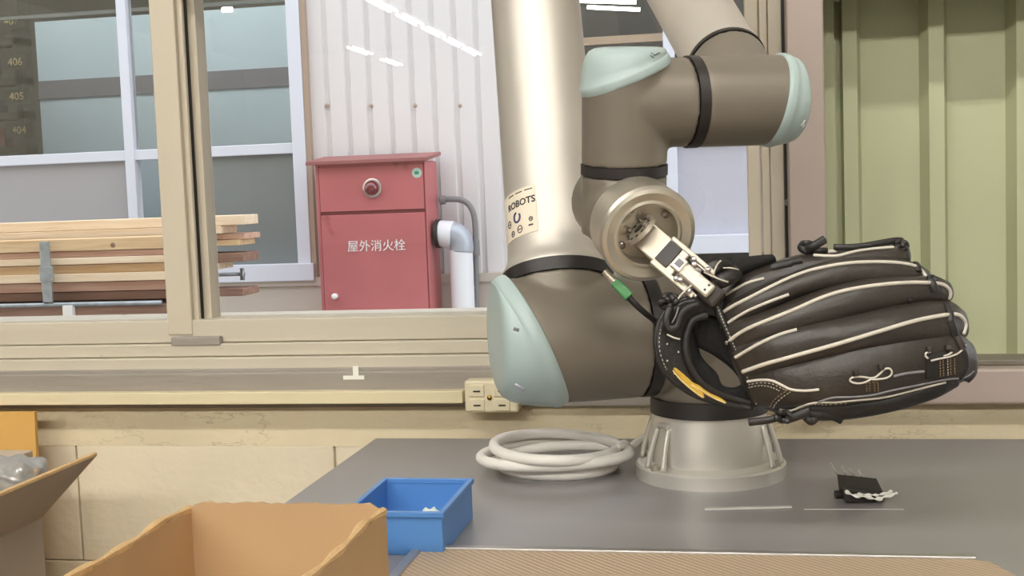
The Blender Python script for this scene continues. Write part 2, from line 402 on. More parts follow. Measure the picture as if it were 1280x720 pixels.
# bottom sash rail with stepped ledges
sillp = thing('window_1', '', '', (0, 0, 0)); del sillp['label']; del sillp['category']; sillp['kind'] = 'structure'
bm = B(); zz = [zB, zB + .018, zB + .036, zA]; yy = [YW + .002, YW + .012, YW + .02]
for k in range(3): box(bm, x_l, xm, yy[k], YW + .12, zz[k] + (0 if k == 0 else .0008), zz[k + 1])
obj('bottom_rail', bm, 'sill', sillp, bevel=.0015)
bm = B(); box(bm, x_l, xm, YW - .005, YW + .03, zB - .001, zB + .0035); obj('sill_lip', bm, 'rail', sillp, bevel=.001)
# sash stiles
YG = YW + .06
def stile(name, px0, px1, Y, t, zb, zt=.85, m='sash', pyr=200):
    xa, xb = YP(px0, pyr, Y).x, YP(px1, pyr, Y).x
    return obj(name, box(B(), xa, xb, Y, Y + t, zb, zt), m, sillp, bevel=.0015)
stile('sash_stile', 197, 228, YW + .018, .035, zA - .02)
stile('stile_ridge', 228, 238, YW + .026, .007, zA - .02)
stile('gap_strip', 238, 243, YW + .037, .004, zA - .02, m='gap_strip')  # black strip painting the shaded gap between the two sashes
stile('sash_stile', 243, 254, YW + .042, .03, zA - .02)
stile('stile_foot', 200, 262, YW + .010, .03, zA - .034, zA - .022, m='rail')
stile('sash_stile', 934, 951, YW + .045, .03, zA - .03)
stile('stile_ridge', 952, 962, YW + .036, .03, zA - .03)
stile('stile_ridge', 963, 980, YW + .03, .03, zA - .03)
stile('gap_strip', 980, 986, YW + .02, .03, zA - .03, m='gap_strip')  # black strip painting the shaded gap beside the post
xg0, xg1, xg2 = YP(225, 200, YG).x, YP(250, 200, YG + .02).x, YP(938, 200, YG).x
obj('glass_pane', box(B(), x_l, xg0, YG - .02, YG - .016, zA - .01, .9), 'glass', sillp)
obj('glass_pane', box(B(), xg1, xg2, YG + .005, YG + .009, zA - .01, .9), 'glass', sillp)
bm = B(); o_ = YP(985, 253, YW + .012); lathe(bm, o_, (0, -1, 0), [(0, .0045), (.006, .004), (.008, 0)], 12, UP); obj('latch_button', bm, 'pipe', sillp, True)
# ---- post between the window and the green bay
x0, x1 = YP(986, 200, YW - .03).x, YP(1032, 200, YW - .03).x
zp = YP(1150, 463, YW - .03).z
struct('trim_2', box(B(), x0, x1, YW - .03, YW + .16, zD, .95), 'post', bevel=.002)
zsl = YP(1150, 505, YW - .02).z
struct('trim_3', box(B(), x0, x_r, YW - .025, YW + .2, zsl, zp), 'post', bevel=.003)          # sill under the green bay
struct('trim_4', box(B(), x1, x_r, YW + .0, YW + .05, zp, YP(1200, 450, YW).z), 'railD', bevel=.002)
# green ribbed sheet in the right bay, one folded profile
YGR = YW + .085
def gx(px, Y): return YP(px, 200, Y).x
prof = [(1030, .0), (1045, .0), (1046, .018), (1053, .018), (1055, .0), (1073, .0), (1079, .022), (1153, .022), (1162, .0), (1181, .0), (1188, .022), (1262, .022), (1271, .0), (1290, .0), (1297, .022), (1372, .022), (1381, 0), (1400, 0), (1407, .022), (1481, .022), (1490, 0), (1510, 0), (1517, .022), (1700, .022)]
bm = B(); lo, hi = [], []
zt_, zb_ = ZLT - .001, YP(1150, 458, YGR).z
for px, dy in prof:
    x = gx(px, YGR); lo.append(bm.verts.new((x, YGR + dy, zb_))); hi.append(bm.verts.new((x, YGR + dy, zt_)))
for i in range(len(lo) - 1): bm.faces.new((lo[i], lo[i + 1], hi[i + 1], hi[i]))
gs = obj('corrugated_sheet', bm, 'green'); sm = gs.modifiers.new('thick', 'SOLIDIFY'); sm.thickness = -.003
tag(gs, 'pale green ribbed metal sheet closing the bay right of the pinkish post', 'metal sheet')

# ---- yard and far building
YF = 7.0; GZ = -1.1
struct('ground', box(B(), -14, 12, YW + .25, 14, GZ - .1, GZ), 'asphalt')
wo = bpy.data.objects.new('wall_outside', None); COL.objects.link(wo); wo['kind'] = 'structure'
x_wl1 = YP(390, 200, YF).x                           # right edge of the left yard window
x_wr0 = YP(716, 200, YF).x; x_wr1 = YP(1010, 200, YF).x
zw_top = YP(640, -160, YF).z; zw_bl = YP(300, 348, YF).z; zw_br = YP(880, 312, YF).z; z_band = YP(600, 347, YF).z
def ribbed(bm, xa, xb, za, zb, pitch=.132, dep=.016):
    n = max(1, round((xb - xa) / pitch)); p = (xb - xa) / n; pts = []
    for i in range(n):
        x = xa + i * p; pts += [(x, 0), (x + p * .70, 0), (x + p * .76, dep), (x + p * .94, dep)]
    pts.append((xb, 0)); lo = [bm.verts.new((x, YF + d, za)) for x, d in pts]; hi = [bm.verts.new((x, YF + d, zb)) for x, d in pts]
    for i in range(len(lo) - 1): bm.faces.new((lo[i], lo[i + 1], hi[i + 1], hi[i]))
bm = B(); ribbed(bm, x_wl1, x_wr0, z_band, 4.6)
ribbed(bm, -9, x_wl1, zw_top + .3, 4.6); ribbed(bm, x_wr0, 6, zw_top + .3, 4.6); ribbed(bm, x_wr1, 6, z_band, zw_top + .3); ribbed(bm, -9, -6, z_band, zw_top + .3)
obj('siding', bm, 'siding', wo)
bm = B(); box(bm, -9, 6, YF - .03, YF + .1, GZ, z_band - .0); 
obj('base_board', bm, 'sideband', wo)
bm = B(); box(bm, -9, 6, YF - .05, YF, z_band - .02, z_band + .03); obj('flashing', bm, 'sideband', wo)
for px in (409, 464, 519, 575):
    b2 = B(); p = YP(px, 132, YF); lathe(b2, p + Vector((0, 0.004, 0)), (0, -1, 0), [(0, .012), (.008, .012), (.012, .006)], 8); obj('bolt', b2, 'framebrown', wo)
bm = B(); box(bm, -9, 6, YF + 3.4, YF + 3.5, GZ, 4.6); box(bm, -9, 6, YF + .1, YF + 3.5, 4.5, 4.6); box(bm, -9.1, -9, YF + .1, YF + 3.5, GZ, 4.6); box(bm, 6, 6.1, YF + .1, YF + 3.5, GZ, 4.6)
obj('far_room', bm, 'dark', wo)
def yard_window(name, x0, x1, zb, xms, zc, xs_frost):
    w = bpy.data.objects.new(name, None); COL.objects.link(w); w['kind'] = 'structure'
    zt = zw_top + .3; f = .055
    b = B(); box(b, x0, x0 + f, YF - .05, YF + .08, zb, zt); box(b, x1 - f * 1.9, x1 - .02, YF - .05, YF + .08, zb, zt); obj('frame_jamb', b, 'whiteframe', w, bevel=.004)
    obj('jamb_flashing', box(B(), x1 - .018, x1 + .012, YF - .045, YF + .03, zb, zt), 'framebrown', w)
    obj('frame_sill', box(B(), x0, x1, YF - .07, YF + .08, zb - .02, zb + .085), 'whiteframe', w, bevel=.004)
    obj('crossbar', box(B(), x0, x1 - f, YF - .02, YF + .05, zc - .032, zc + .032), 'whiteframe', w, bevel=.004)
    for xm_ in xms: obj('mullion', box(B(), xm_ - .032, xm_ + .032, YF - .03, YF + .05, zb, zt), 'whiteframe', w, bevel=.004)
    for a, b_, m_ in xs_frost: obj('lower_pane', box(B(), a, b_, YF + .012, YF + .022, zb, zc), m_, w)
    obj('upper_pane', box(B(), x0, x1, YF + .012, YF + .018, zc, zt), 'glass', w)
    return w
xml = YP(160, 120, YF).x; zcl = YP(260, 190, YF).z
yard_window('window_2', -6.0, x_wl1, zw_bl, [xml, xml - 1.75], zcl, [(-6, xml, 'frost'), (xml + .2, x_wl1, 'frostg')])
xmr = YP(841, 250, YF).x
yard_window('window_3', x_wr0, x_wr1, zw_br, [xmr], YP(880, 172, YF).z, [(x_wr0, xmr, 'frostb'), (xmr, x_wr1, 'frostb')])
# pale sliding panels behind the left yard window
t = thing('sliding_panel', 'large pale blue panel with dark band behind the left yard window', 'panel', YP(200, 400, YF + .9))
yp = YF + 1.45
a, b_ = YP(48, 100, yp).x, YP(365, 100, yp).x; zt0, zt1, zt2 = YP(200, 17, yp).z, YP(200, 93, yp).z, YP(200, 116, yp).z
obj('upper_board', box(B(), a, b_, yp, yp + .04, zt1, zt0), 'panel', t)
obj('dark_band', box(B(), a, b_, yp - .01, yp + .04, zt2, zt1), 'panelband', t)
obj('lower_board', box(B(), a, b_, yp, yp + .04, GZ, zt2), 'panel', t)
# dark rack with numbered bays
yr = YF + .75
t = thing('storage_rack', 'dark storage rack with numbered bays at left edge of yard window', 'rack', YP(10, 400, yr))
xa, xb = -7.0, YP(42, 100, yr + .15).x
obj('upright', box(B(), xb - .05, xb, yr, yr + .15, GZ, 3), 'rack', t)
for k, (py, num, crate) in enumerate(((50, '407', 'crate3'), (100, '406', 'crate1'), (143, '405', 'crate2'), (186, '404', 'crate1'))):
    z = YP(20, py, yr).z; obj('shelf', box(B(), xa, xb, yr, yr + .15, z - .03, z + .02), 'rack', t)
    py2 = (27, 78, 121, 163)[k]; p = YP((14, 19, 21, 24)[k], py2, yr - .01)
    pl = obj('number_plate', box(B(), p.x - .1, p.x + .1, yr - .01, yr, p.z - .05, p.z + .05), 'rack', t)
    obj('lettering', text_bm(num, .075, p + Vector((0, -.002, 0)), (1, 0, 0), (0, 0, 1), .002, .01), 'signtxt', pl)
    zt = YP(20, (27, 60, 108, 150)[k] - 4, yr).z
shz = [YP(20, q_, yr).z for q_ in (50, 100, 143, 186)]
for x0p, x1p, kk, hgt, m_, lab in ((-60, -6, 1, .15, 'crate1', 'dark olive crate on the rack bay numbered 406'), (-60, -2, 2, .09, 'crate3', 'flat slate crate under the number 405 plate'), (-60, 4, 3, .13, 'crate2', 'dull brown red crate on the rack bay numbered 404')):
    b2 = B(); box(b2, YP(x0p, 100, yr + .05).x, YP(x1p, 100, yr + .05).x, yr + .02, yr + .14, shz[kk] + .022, shz[kk] + .022 + hgt); tag(obj('storage_crate', b2, m_), lab, 'crate')
# lamps seen in the far room, then unseen tubes added to brighten it
for k, (px0, py0, px1, py1, lab) in enumerate(((724, 1, 795, 3, 'lit tube lamp of the far room, the upper one left of the arm joint'), (734, 9, 800, 12, 'lit tube lamp of the far room, the lower one above the wrist cap'))):
    p, q = YP(px0, py0, YF + 1.6 + k * .3), YP(px1, py1, YF + 1.6 + k * .3)
    b2 = B(); tube(b2, [p, q], .014, 8); L_ = obj('far_light', b2, emit('far_light_emission', (1, .97, .9), 9)); tag(L_, lab, 'lamp')
p = YP(284, 12, YF + .85); b2 = B(); tube(b2, [p + Vector((-.035, 0, 0)), p + Vector((.035, 0, 0))], .018, 8)
tag(obj('far_light', b2, emit('far_light_emission', (1, .97, .9), 7)), 'small lit lamp glowing above the pale blue panel', 'lamp')
for xx in (-5.2, -3.4, -1.2, .9):  # unseen fill tubes, added so the pale blue panel reads brighter
    b2 = B(); tube(b2, [(xx - .6, YF + .35, 3.3), (xx + .6, YF + .35, 3.3)], .02, 8)
    tag(obj('far_light', b2, emit('far_light_emission', (1, .97, .9), 260)), 'added unseen tube light brightening the far room from above the view', 'lamp', 'added far room fill lights')
b2 = B(); pbox(b2, -60, 9, 420, 13, YF + .6, .03); obj('ceiling_rail', b2, 'frostg', wo)
b2 = B(); pbox(b2, 700, 44, 860, 54, YF + 1.9, .05); obj('far_beam', b2, 'framebrown', wo)

# ================================================================== hall lamps
def ceiling_lamp(x, y, z, lab, grp, along='y', L=1.25):
    t = thing('ceiling_lamp', lab, 'lamp', (x, y, z), grp)
    hx, hy = (.13, L / 2 + .03) if along == 'y' else (L / 2 + .03, .13)
    obj('lamp_housing', box(B(), x - hx, x + hx, y - hy, y + hy, z + .03, z + .09), 'white', t)
    for s in (-.06, .06):
        b = B(); pts = [(x + s, y - L / 2, z), (x + s, y + L / 2, z)] if along == 'y' else [(x - L / 2, y + s, z), (x + L / 2, y + s, z)]
        tube(b, pts, .019, 8); obj('lamp_tube', b, LAMPM, t)
    for s in (-1, 1):
        obj('hanger', box(B(), x + (0 if along == 'y' else s * .4) - .008, x + (0 if along == 'y' else s * .4) + .008, y + (s * .4 if along == 'y' else 0) - .008, y + (s * .4 if along == 'y' else 0) + .008, z + .09, HZ1), 'steel', t)
LAMPM = emit('fluorescent_tube', (1, .975, .91), LAMP_L)
ZL = ZC + 3.0
for k in range(8): ceiling_lamp(-5.3, -10.3 - 1.65 * k, ZL, 'ceiling tube lamp of the nearer row mirrored in the window glass', 'ceiling lamps of the nearer mirrored row')
for k in range(2): ceiling_lamp(-7.35, -20.6 - 2.3 * k, ZL, 'ceiling tube lamp of the farther row mirrored in the window glass', 'ceiling lamps of the farther mirrored row')
for k in range(4): ceiling_lamp(-3.6 + 1.75 * k, -1.1, ZL, 'ceiling tube lamp of the row nearest above the work table', 'ceiling lamps nearest the window', 'x')
for j_ in range(2):
    for k in range(5): ceiling_lamp(-4.6 + 1.8 * k, -5.1 - .5 * j_, ZL, 'ceiling tube lamp of the double row behind the camera', 'ceiling lamps of the double row', 'x')

# ================================================================== things in the yard
YL = 5.2
XL0 = YP(-190, 300, YL).x
planks = [  # right end px, top px, bottom px, set back, material, label
    (303, 275, 287, .25, 'wood1', 'topmost pale pine board of the lumber stack, its end showing right of the sash'),
    (276, 287.5, 297, .24, 'wood1', 'pale pine board right under the topmost board, ending shorter than it'),
    (228, 298, 313, .0, 'wood2', 'thick tan beam with a dark knot at the front of the lumber stack'),
    (306, 297.5, 304.5, .30, 'wood3', 'thin pinkish board whose end juts out beside the second short board'),
    (299, 305, 312, .28, 'wood2', 'tan wedge ended board just below the thin pinkish jutting board'),
    (222, 313.5, 321, .02, 'wood3', 'thin pink board directly under the knotted tan beam'),
    (226, 321.5, 330, .0, 'wood1', 'pale board second under the knotted tan beam'),
    (304, 321, 332, .28, 'wood4', 'brown weathered board whose square end shows below the wedge ended board'),
    (271, 333, 341, .26, 'wood1', 'short pale board end just under the brown weathered end'),
    (219, 330.5, 341, .03, 'wood2', 'tan board in the middle of the lumber stack, behind the steel stake'),
    (224, 341.5, 352, .0, 'wood1', 'light board with flaking face in the lower half of the lumber stack'),
    (220, 352.5, 364, .04, 'wood3', 'pinkish brown board third from the bottom of the lumber stack'),
    (218, 364.5, 375, .06, 'wood4', 'dark brown bottom board lying on the steel rack bar'),
    (304, 365, 374, .28, 'wood4', 'brown board end lowest right of the sash')]
for pxr, p0, p1, sb, m_, lab in planks:
    Y = YL + sb; z0 = YP(120, p1, Y).z; z1 = YP(120, p0, Y).z; xr = YP(pxr, (p0 + p1) / 2, Y).x
    b = B(); box(b, XL0 - random.uniform(0, .3), xr, Y, Y + .20, z0, z1)
    o = tag(obj('lumber_plank', b, m_, bevel=.003), lab, 'plank', 'boards of the lumber stack in the yard')
    if 'dark knot' in lab:
        k = YP(141, 306.5, Y); b = B(); lathe(b, k + Vector((0, .001, 0)), (0, -1, 0), [(0, .014), (.003, .010), (.004, 0)], 10); obj('knot', b, 'wood4', o)
t = thing('lumber_rack', 'galvanised rack with a stake and bars carrying the lumber stack', 'rack', (YP(57, 378, YL).x, YL, GZ))
b = B(); pbox(b, 51, 302, 63, 378, YL - .045, .012); obj('stake', b, 'galv', t, bevel=.002)
b = B(); pbox(b, 49, 333, 66, 352, YL - .055, .01); obj('stake_sleeve', b, 'galv', t, bevel=.002)
zb0 = YP(120, 376, YL).z
b = B(); tube(b, [(XL0, YL - .03, zb0 - .012), (YP(206, 378, YL).x, YL - .03, zb0 - .012)], .011, 8); obj('front_bar', b, 'galv', t, True)
zr = YP(290, 346, YL + .3).z
b = B(); tube(b, [(XL0, YL + .5, zr), (YP(306, 346, YL + .5).x, YL + .5, zr)], .010, 8); obj('rear_bar', b, 'galv', t, True)
b = B(); tube(b, [(YP(303, 346, YL + .49).x, YL + .49, zr - .03), (YP(303, 346, YL + .49).x, YL + .49, zr + .03)], .012, 8); obj('bar_end', b, 'galv', t, True)
b = B(); box(b, XL0, YP(212, 388, YL).x, YL - .02, YL + .5, zb0 - .075, zb0 - .024); obj('bearer', b, 'wood4', t)
b = B(); pbox(b, 78, 382, 90, 395, YL - .05, .03); obj('bracket', b, 'white', t, bevel=.002)
for x in (XL0 + .3, YP(180, 388, YL).x):
    for y in (YL + .03, YL + .45): obj('leg', box(B(), x - .025, x + .025, y - .025, y + .025, GZ, zb0 - .075), 'galv', t)

# fire hydrant cabinet
YC = YF - .33
fl, fr = YP(398, 300, YC).x, YP(535, 300, YC).x
zt = YP(465, 203, YC).z; cz = lambda py, px=465: YP(px, py, YC).z; cx = lambda px, py=300: YP(px, py, YC).x
t = thing('fire_hydrant_cabinet', 'faded red outdoor hydrant cabinet with white lettering against the white siding', 'cabinet', ((fl + fr) / 2, YC, GZ))
obj('body', box(B(), fl, fr, YC, YF - .055, GZ, zt), 'red', t, bevel=.004)
zbk = YP(470, 194, YF).z
b = B(); slab(b, [(fl - .035, YC - .06, zt - .005), (fr + .03, YC - .06, zt - .005), (fr + .03, YF - .055, zbk - .02), (fl - .035, YF - .055, zbk - .02)], (0, 0, .022)); obj('roof', b, 'redroof', t, bevel=.003)
zp1, zp2 = cz(263), cz(267.5)
p_ = obj('upper_panel', box(B(), fl + .025, fr - .012, YC - .008, YC + .002, zp1, zt - .02), 'red', t, bevel=.002)
obj('panel_gap', box(B(), fl + .02, fr - .006, YC - .001, YC + .004, zp2 - .01, zp1 + .01), 'redline', t)
d_ = obj('door', box(B(), fl + .025, fr - .012, YC - .010, YC + .002, GZ + .1, zp2), 'red', t, bevel=.003)
b = B(); box(b, fl + .02, fl + .025, YC - .002, YC + .003, GZ + .1, zt - .01); box(b, fr - .012, fr - .006, YC - .002, YC + .003, GZ + .1, zt - .01); obj('seam', b, 'redline', t)
lp = YP(466, 235, YC - .008)
b = B(); lathe(b, lp, (0, -1, 0), [(0, .056), (.012, .056), (.016, .048), (.016, .044)], 24); lr = obj('lamp_ring', b, 'chrome', t, True, angle=40)
b = B(); lathe(b, lp, (0, -1, 0), [(.010, .043), (.03, .042), (.048, .034), (.058, .02), (.061, 0)], 24); obj('lamp_lens', b, 'redlens', lr, True)
sp = YP(521, 216, YC - .008)
b = B(); lathe(b, sp, (0, -1, 0), [(0, .029), (.002, .028), (.0021, 0)], 20); sk = obj('round_sticker', b, 'sticker', t)
b = B(); box(b, sp.x - .012, sp.x + .012, sp.y - .004, sp.y - .0025, sp.z - .009, sp.z + .009); obj('sticker_print', b, 'stickerg', sk)
lt = YP(470.5, 308, YC - .0118)
obj('lettering', text_bm('屋外消火栓', .070, lt, (1, 0, 0), (0, 0, 1), .002, 0.0), 'white', d_)
hp = YP(420, 370, YC - .01); b = B(); lathe(b, hp, (0, -1, 0), [(0, .016), (.02, .014), (.03, .018), (.036, .012), (.037, 0)], 14); obj('knob', b, 'white', d_, True)
# pipes beside the cabinet
yq = YC + .13
t = thing('conduit_pipe', 'thin grey bent conduit from the hydrant cabinet side above the white pipe', 'pipe', YP(594, 316, yq))
yq2 = yq; yq = YC + .235; pts = [YP(549, 250, yq), YP(562, 249, yq), YP(576, 250, yq), YP(586, 256, yq), YP(592, 268, yq), YP(594, 284, yq), YP(594.5, 300, yq), YP(595, 330, yq), YP(596, 420, yq)]
b = B(); tube(b, pts, .017, 10, 40); obj('bent_pipe', b, 'pipe', t, True)
b = B(); lathe(b, YP(594.5, 310, yq), (0, 0, 1), [(-.045, .025), (.045, .025)], 12); obj('coupling', b, 'pipe', t, True, angle=40)
b = B(); lathe(b, YP(553, 250, yq), (1, 0, 0), [(-.012, .028), (.018, .026)], 12); obj('end_collar', b, 'pipe', t, True, angle=40)
yq = yq2; pc = YP(577, 330, yq)
t = thing('drain_pipe', 'thick white pipe with taped elbow right of the hydrant cabinet', 'pipe', (pc.x, yq, GZ))
b = B(); lathe(b, (pc.x, yq, GZ), (0, 0, 1), [(0, .068), (YP(577, 312, yq).z - GZ, .068)], 20); obj('riser', b, 'pvc', t, True, angle=40)
b = B(); tube(b, [YP(577, 314, yq), YP(577, 304, yq), YP(572, 294, yq), YP(562, 291, yq)], lambda u: .07 - .006 * u, 16, 16); obj('wrapped_elbow', b, 'wrap', t, True)
b = B(); lathe(b, YP(553, 292, yq), (1, 0, -.15), [(-.02, .075), (.06, .08), (.062, .066)], 20); obj('collar', b, 'pvc', t, True, angle=40)
b = B(); lathe(b, YP(548, 292, yq), (1, 0, 0), [(-.01, .085), (.012, .085)], 20); obj('grommet', b, 'ring', t, True, angle=40)

# ================================================================== on the wall and the sill
yd = YW - .032
bx_ = YP(578, 496, yd).x
z0, z1 = YP(300, 505, yd).z, YP(300, 491, yd).z
t = thing('cable_duct', 'long cream plastic cable duct running along the sill to the outlet', 'cable duct', (x_l, YW, z0))
obj('duct_channel', box(B(), x_l, bx_, yd + .004, YW - .0125, z0, z1), 'duct', t)
obj('duct_cover', box(B(), x_l, bx_, yd, yd + .005, z0 - .0006, z1 + .0006), 'duct', t, bevel=.001)
yo = YW - .040
a, c = YP(580, 480, yo), YP(648, 517, yo); zt = YP(614, 476, yo).z; zb = YP(614, 516, yo).z
t = thing('power_outlet', 'ivory surface mounted double power outlet below the window sill', 'outlet', ((a.x + c.x) / 2, YW, zb))
obj('housing', box(B(), a.x, c.x, yo, YW - .0125, zb, zt), 'outlet', t, bevel=.003)
cxm = (a.x + c.x) / 2; w_ = c.x - a.x; hh = zt - zb
for ix in (-.235, .235):
    for iz in (.22, -.22):
        zc_ = zb + hh * (.47 + iz); xc_ = cxm + ix * w_ - .002
        f = obj('socket', box(B(), xc_ - .0095, xc_ + .0095, yo - .0016, yo + .001, zc_ - .0072, zc_ + .0072), 'outlet', t, bevel=.0006)
        b = B(); box(b, xc_ - .0045, xc_ + .0045, yo - .0019, yo - .0014, zc_ - .0006 - .001, zc_ + .0014 - .001); obj('slot', b, 'slot', f)
b = B(); lathe(b, (cxm - .002, yo, zb + hh * .47), (0, -1, 0), [(0, .0034), (.0012, .003), (.0016, 0)], 14); obj('screw', b, 'brass', t, True)
b = B(); lathe(b, (c.x - .001, YW - .026, zb + hh * .28), (1, 0, 0), [(0, .005), (.006, .0045), (.008, .002)], 12); obj('side_knob', b, 'outlet', t, True)
t = thing('masking_tape', 'two small crossed strips of white tape on the grey sill rail', 'tape', YP(443, 470, YW - .0125))
b = B(); pbox(b, 429, 469.5, 455, 474.5, YW - .0128, .0006); obj('tape_strip', b, 'tape', t)
b = B(); pbox(b, 441, 457.5, 448, 471, YW - .0134, .0006); obj('tape_strip', b, 'tape', t)

# ================================================================== work table and what lies on it
tl = ZP(463, 552, 0).x; tb = ZP(760, 548, 0).y
t = thing('work_table', 'grey topped work table carrying the robot arm', 'table', (.4, .9, FLOOR))
obj('table_top', box(B(), tl, 1.35, .42, tb, -.03, 0), 'table', t, bevel=.0015)
obj('edge_band', box(B(), tl + .004, 1.346, .424, tb - .004, -.04, -.03), 'steel', t)
for x in (tl + .06, 1.29):
    for y in (.48, tb - .06): obj('leg', box(B(), x - .025, x + .025, y - .025, y + .025, FLOOR, -.04), 'steel', t)
# ribbed mat with metal edge
q = [ZP(525, 695, .004), ZP(1217, 687, .004), ZP(1243, 722, .004), ZP(494, 721, .004)]
mx0, mx1, my1 = (q[0].x + q[3].x) / 2, q[1].x, (q[0].y + q[1].y) / 2
t = thing('ribbed_mat', 'beige ribbed mat with a metal rear edge at the table front', 'mat', (0, my1, 0))
b = B(); hexa(b, [(mx0, .62, 0), (mx1 + .02, .62, 0), (mx1 + .02, my1 - .05, 0), (mx0, my1 - .05, 0)] + [(mx0, .62, .004), (mx1 + .02, .62, .004), (mx1 + .02, my1 - .05, .004), (mx0, my1 - .05, .004)])
bm = B(); pts = [(mx0, .62), (mx1 + .03, .62), (mx1 + .02, my1 - .045), (mx1 + .006, my1 - .006), (mx1 - .012, my1), (mx0, my1)]
b.free(); lo = [bm.verts.new((x, y, .0)) for x, y in pts]; hi = [bm.verts.new((x, y, .0035)) for x, y in pts]
bm.faces.new(lo); bm.faces.new(hi)
for i in range(len(pts)): j = (i + 1) % len(pts); bm.faces.new((lo[i], lo[j], hi[j], hi[i]))
obj('sheet', bm, 'mat_', t)
obj('rear_edge', box(B(), mx0, mx1 - .002, my1 - .002, my1 + .006, 0, .0055), 'alu', t, bevel=.001)
obj('side_edge', box(B(), mx0 - .008, mx0, .62, my1 + .006, 0, .0055), 'alu', t, bevel=.001)
# clear strip and scratches
p, q = ZP(881, 638, 0), ZP(990, 635, 0)
b = B(); slab(b, [p, q, q + Vector((0, .005, 0)), p + Vector((0, .005, 0))], (0, 0, .0012)); tag(obj('plastic_strip', b, 'strip'), 'thin clear plastic strip lying on the table before the robot base', 'strip')
p, q = ZP(1005, 637, 0), ZP(1130, 637, 0)
b = B(); slab(b, [p, q, q + Vector((0, .0012, 0)), p + Vector((0, .0012, 0))], (0, 0, .0005)); tag(obj('thread', b, 'strip'), 'pale thread lying on the table in front of the pin block', 'thread')
# hose coil
hc = ZP(693, 582, .006); hr = .0058
t = thing('coiled_hose', 'white hose coiled on the table left of the robot base', 'hose', (hc.x, hc.y, 0))
pts = []
turns = 3.08; n_ = 130
for i in range(n_ + 1):
    u = i / n_; an = .45 - u * turns * 2 * math.pi
    R1 = .069 - .010 * math.sin(u * 9.0 + .6) ; R2 = .062 - .012 * math.sin(u * 7.3)
    pts.append((hc.x + .004 * math.sin(5 * u) + R1 * math.cos(an), hc.y + .004 * math.cos(6 * u) + R2 * math.sin(an), hr + .0085 * u * turns * .75 + .004 * (1 + math.sin(an * 1.0 + u * 5)) * min(1, u * 4)))
e0 = Vector(pts[-1])
b = B(); tube(b, pts, hr, 10); obj('coil', b, 'hose', t, True)
b = B(); tube(b, [e0 + Vector((-.002, -.004, 0)), e0 + Vector((.006, .010, .001)), ZP(786, 561, .018), ZP(797, 553, .020), ZP(812, 545, .02), ZP(840, 537, .014)], hr * .8, 10, 24); obj('hose_tail', b, 'hose', t, True)
# blue parts bin
zr = .036
bl, br_, fr_ = ZP(479, 600, zr), ZP(591, 597, zr), ZP(561, 641, zr)
X0, X1, Y1, Y0 = bl.x, br_.x, (bl.y + br_.y) / 2, fr_.y
t = thing('parts_bin', 'small blue plastic parts bin behind the open cardboard box', 'bin', ((X0 + X1) / 2, (Y0 + Y1) / 2, 0))
w_ = .0022
obj('bottom', box(B(), X0 + .002, X1 - .002, Y0 + .002, Y1 - .002, 0, .002), 'blue', t)
obj('back_wall', box(B(), X0, X1, Y1 - w_, Y1, 0, zr), 'blue', t, bevel=.0008)
obj('front_wall', box(B(), X0, X1, Y0, Y0 + w_, 0, zr), 'blue', t, bevel=.0008)
obj('side_wall', box(B(), X0, X0 + w_, Y0 + w_, Y1 - w_, 0, zr), 'blue', t, bevel=.0008)
obj('side_wall', box(B(), X1 - w_, X1, Y0 + w_, Y1 - w_, 0, zr), 'blue', t, bevel=.0008)
b = B()
k_ = w_ + .0005
for (a_, c_, d_, e_) in ((X0 - .002, X1 + .002, Y1 - k_, Y1 + .002), (X0 - .002, X1 + .002, Y0 - .002, Y0 + k_), (X0 - .002, X0 + k_, Y0 + k_, Y1 - k_), (X1 - k_, X1 + .002, Y0 + k_, Y1 - k_)):
    box(b, a_, c_, d_, e_, zr - .004, zr + .0006)
obj('rim', b, 'blue', t, bevel=.0006)
bm = B(); bmesh.ops.create_icosphere(bm, subdivisions=3, radius=.011)
for v in bm.verts:
    v.co = Vector((max(-.008, min(.008, v.co.x)), max(-.010, min(.010, v.co.y)), max(-.009, min(.009, v.co.z)))) * (1 + .08 * math.sin(v.co.x * 900) * math.cos(v.co.z * 700)); v.co.z *= 1.75; v.co += Vector((X1 - .0135, Y0 + .0155, .0185))
tag(obj('foam_piece', bm, 'bluein', None, True, angle=35), 'small white foam piece in the right corner of the blue bin', 'foam')
# open cardboard box in the foreground
zr = .075
BL, BR = ZP(229, 637, zr), ZP(487, 632, zr)
Xa, Xb, Yb = BL.x, BR.x, (BL.y + BR.y) / 2; Ya = Yb - .30
t = thing('cardboard_box', 'open tan cardboard box at the front left corner of the table', 'box', ((Xa + Xb) / 2, (Ya + Yb) / 2, 0))
w_ = .0035
def wavy(bm, x0, y0, x1, y1, z0, zfun, th, n=26):     # a board standing on a straight line with an uneven torn top
    d = Vector((x1 - x0, y1 - y0, 0)).normalized(); nn = Vector((-d.y, d.x, 0)) * th; f = []
    for i in range(n + 1):
        u = i / n; p = Vector((x0 + (x1 - x0) * u, y0 + (y1 - y0) * u, 0)); zt = zfun(u)
        f.append([bm.verts.new(v) for v in (p + Vector((0, 0, z0)), p + Vector((0, 0, zt)), p + nn + Vector((0, 0, zt + .0006 * math.sin(u * 70))), p + nn + Vector((0, 0, z0)))])
    for a, c in zip(f, f[1:]):
        for j in range(4): bm.faces.new((a[j], a[(j + 1) % 4], c[(j + 1) % 4], c[j]))
    bm.faces.new(f[0]); bm.faces.new(f[-1]); return bm
top = lambda u: zr + (.0035 if .07 < u < .93 else -.001 + .004 * min(u, 1 - u) / .07) + .0005 * math.sin(u * 23)
side = lambda u: zr - .001 + .0012 * math.sin(u * 17) + .0007 * math.sin(u * 61)
obj('back_side', wavy(B(), Xa, Yb - w_, Xb, Yb - w_, .001, top, w_), 'card', t)
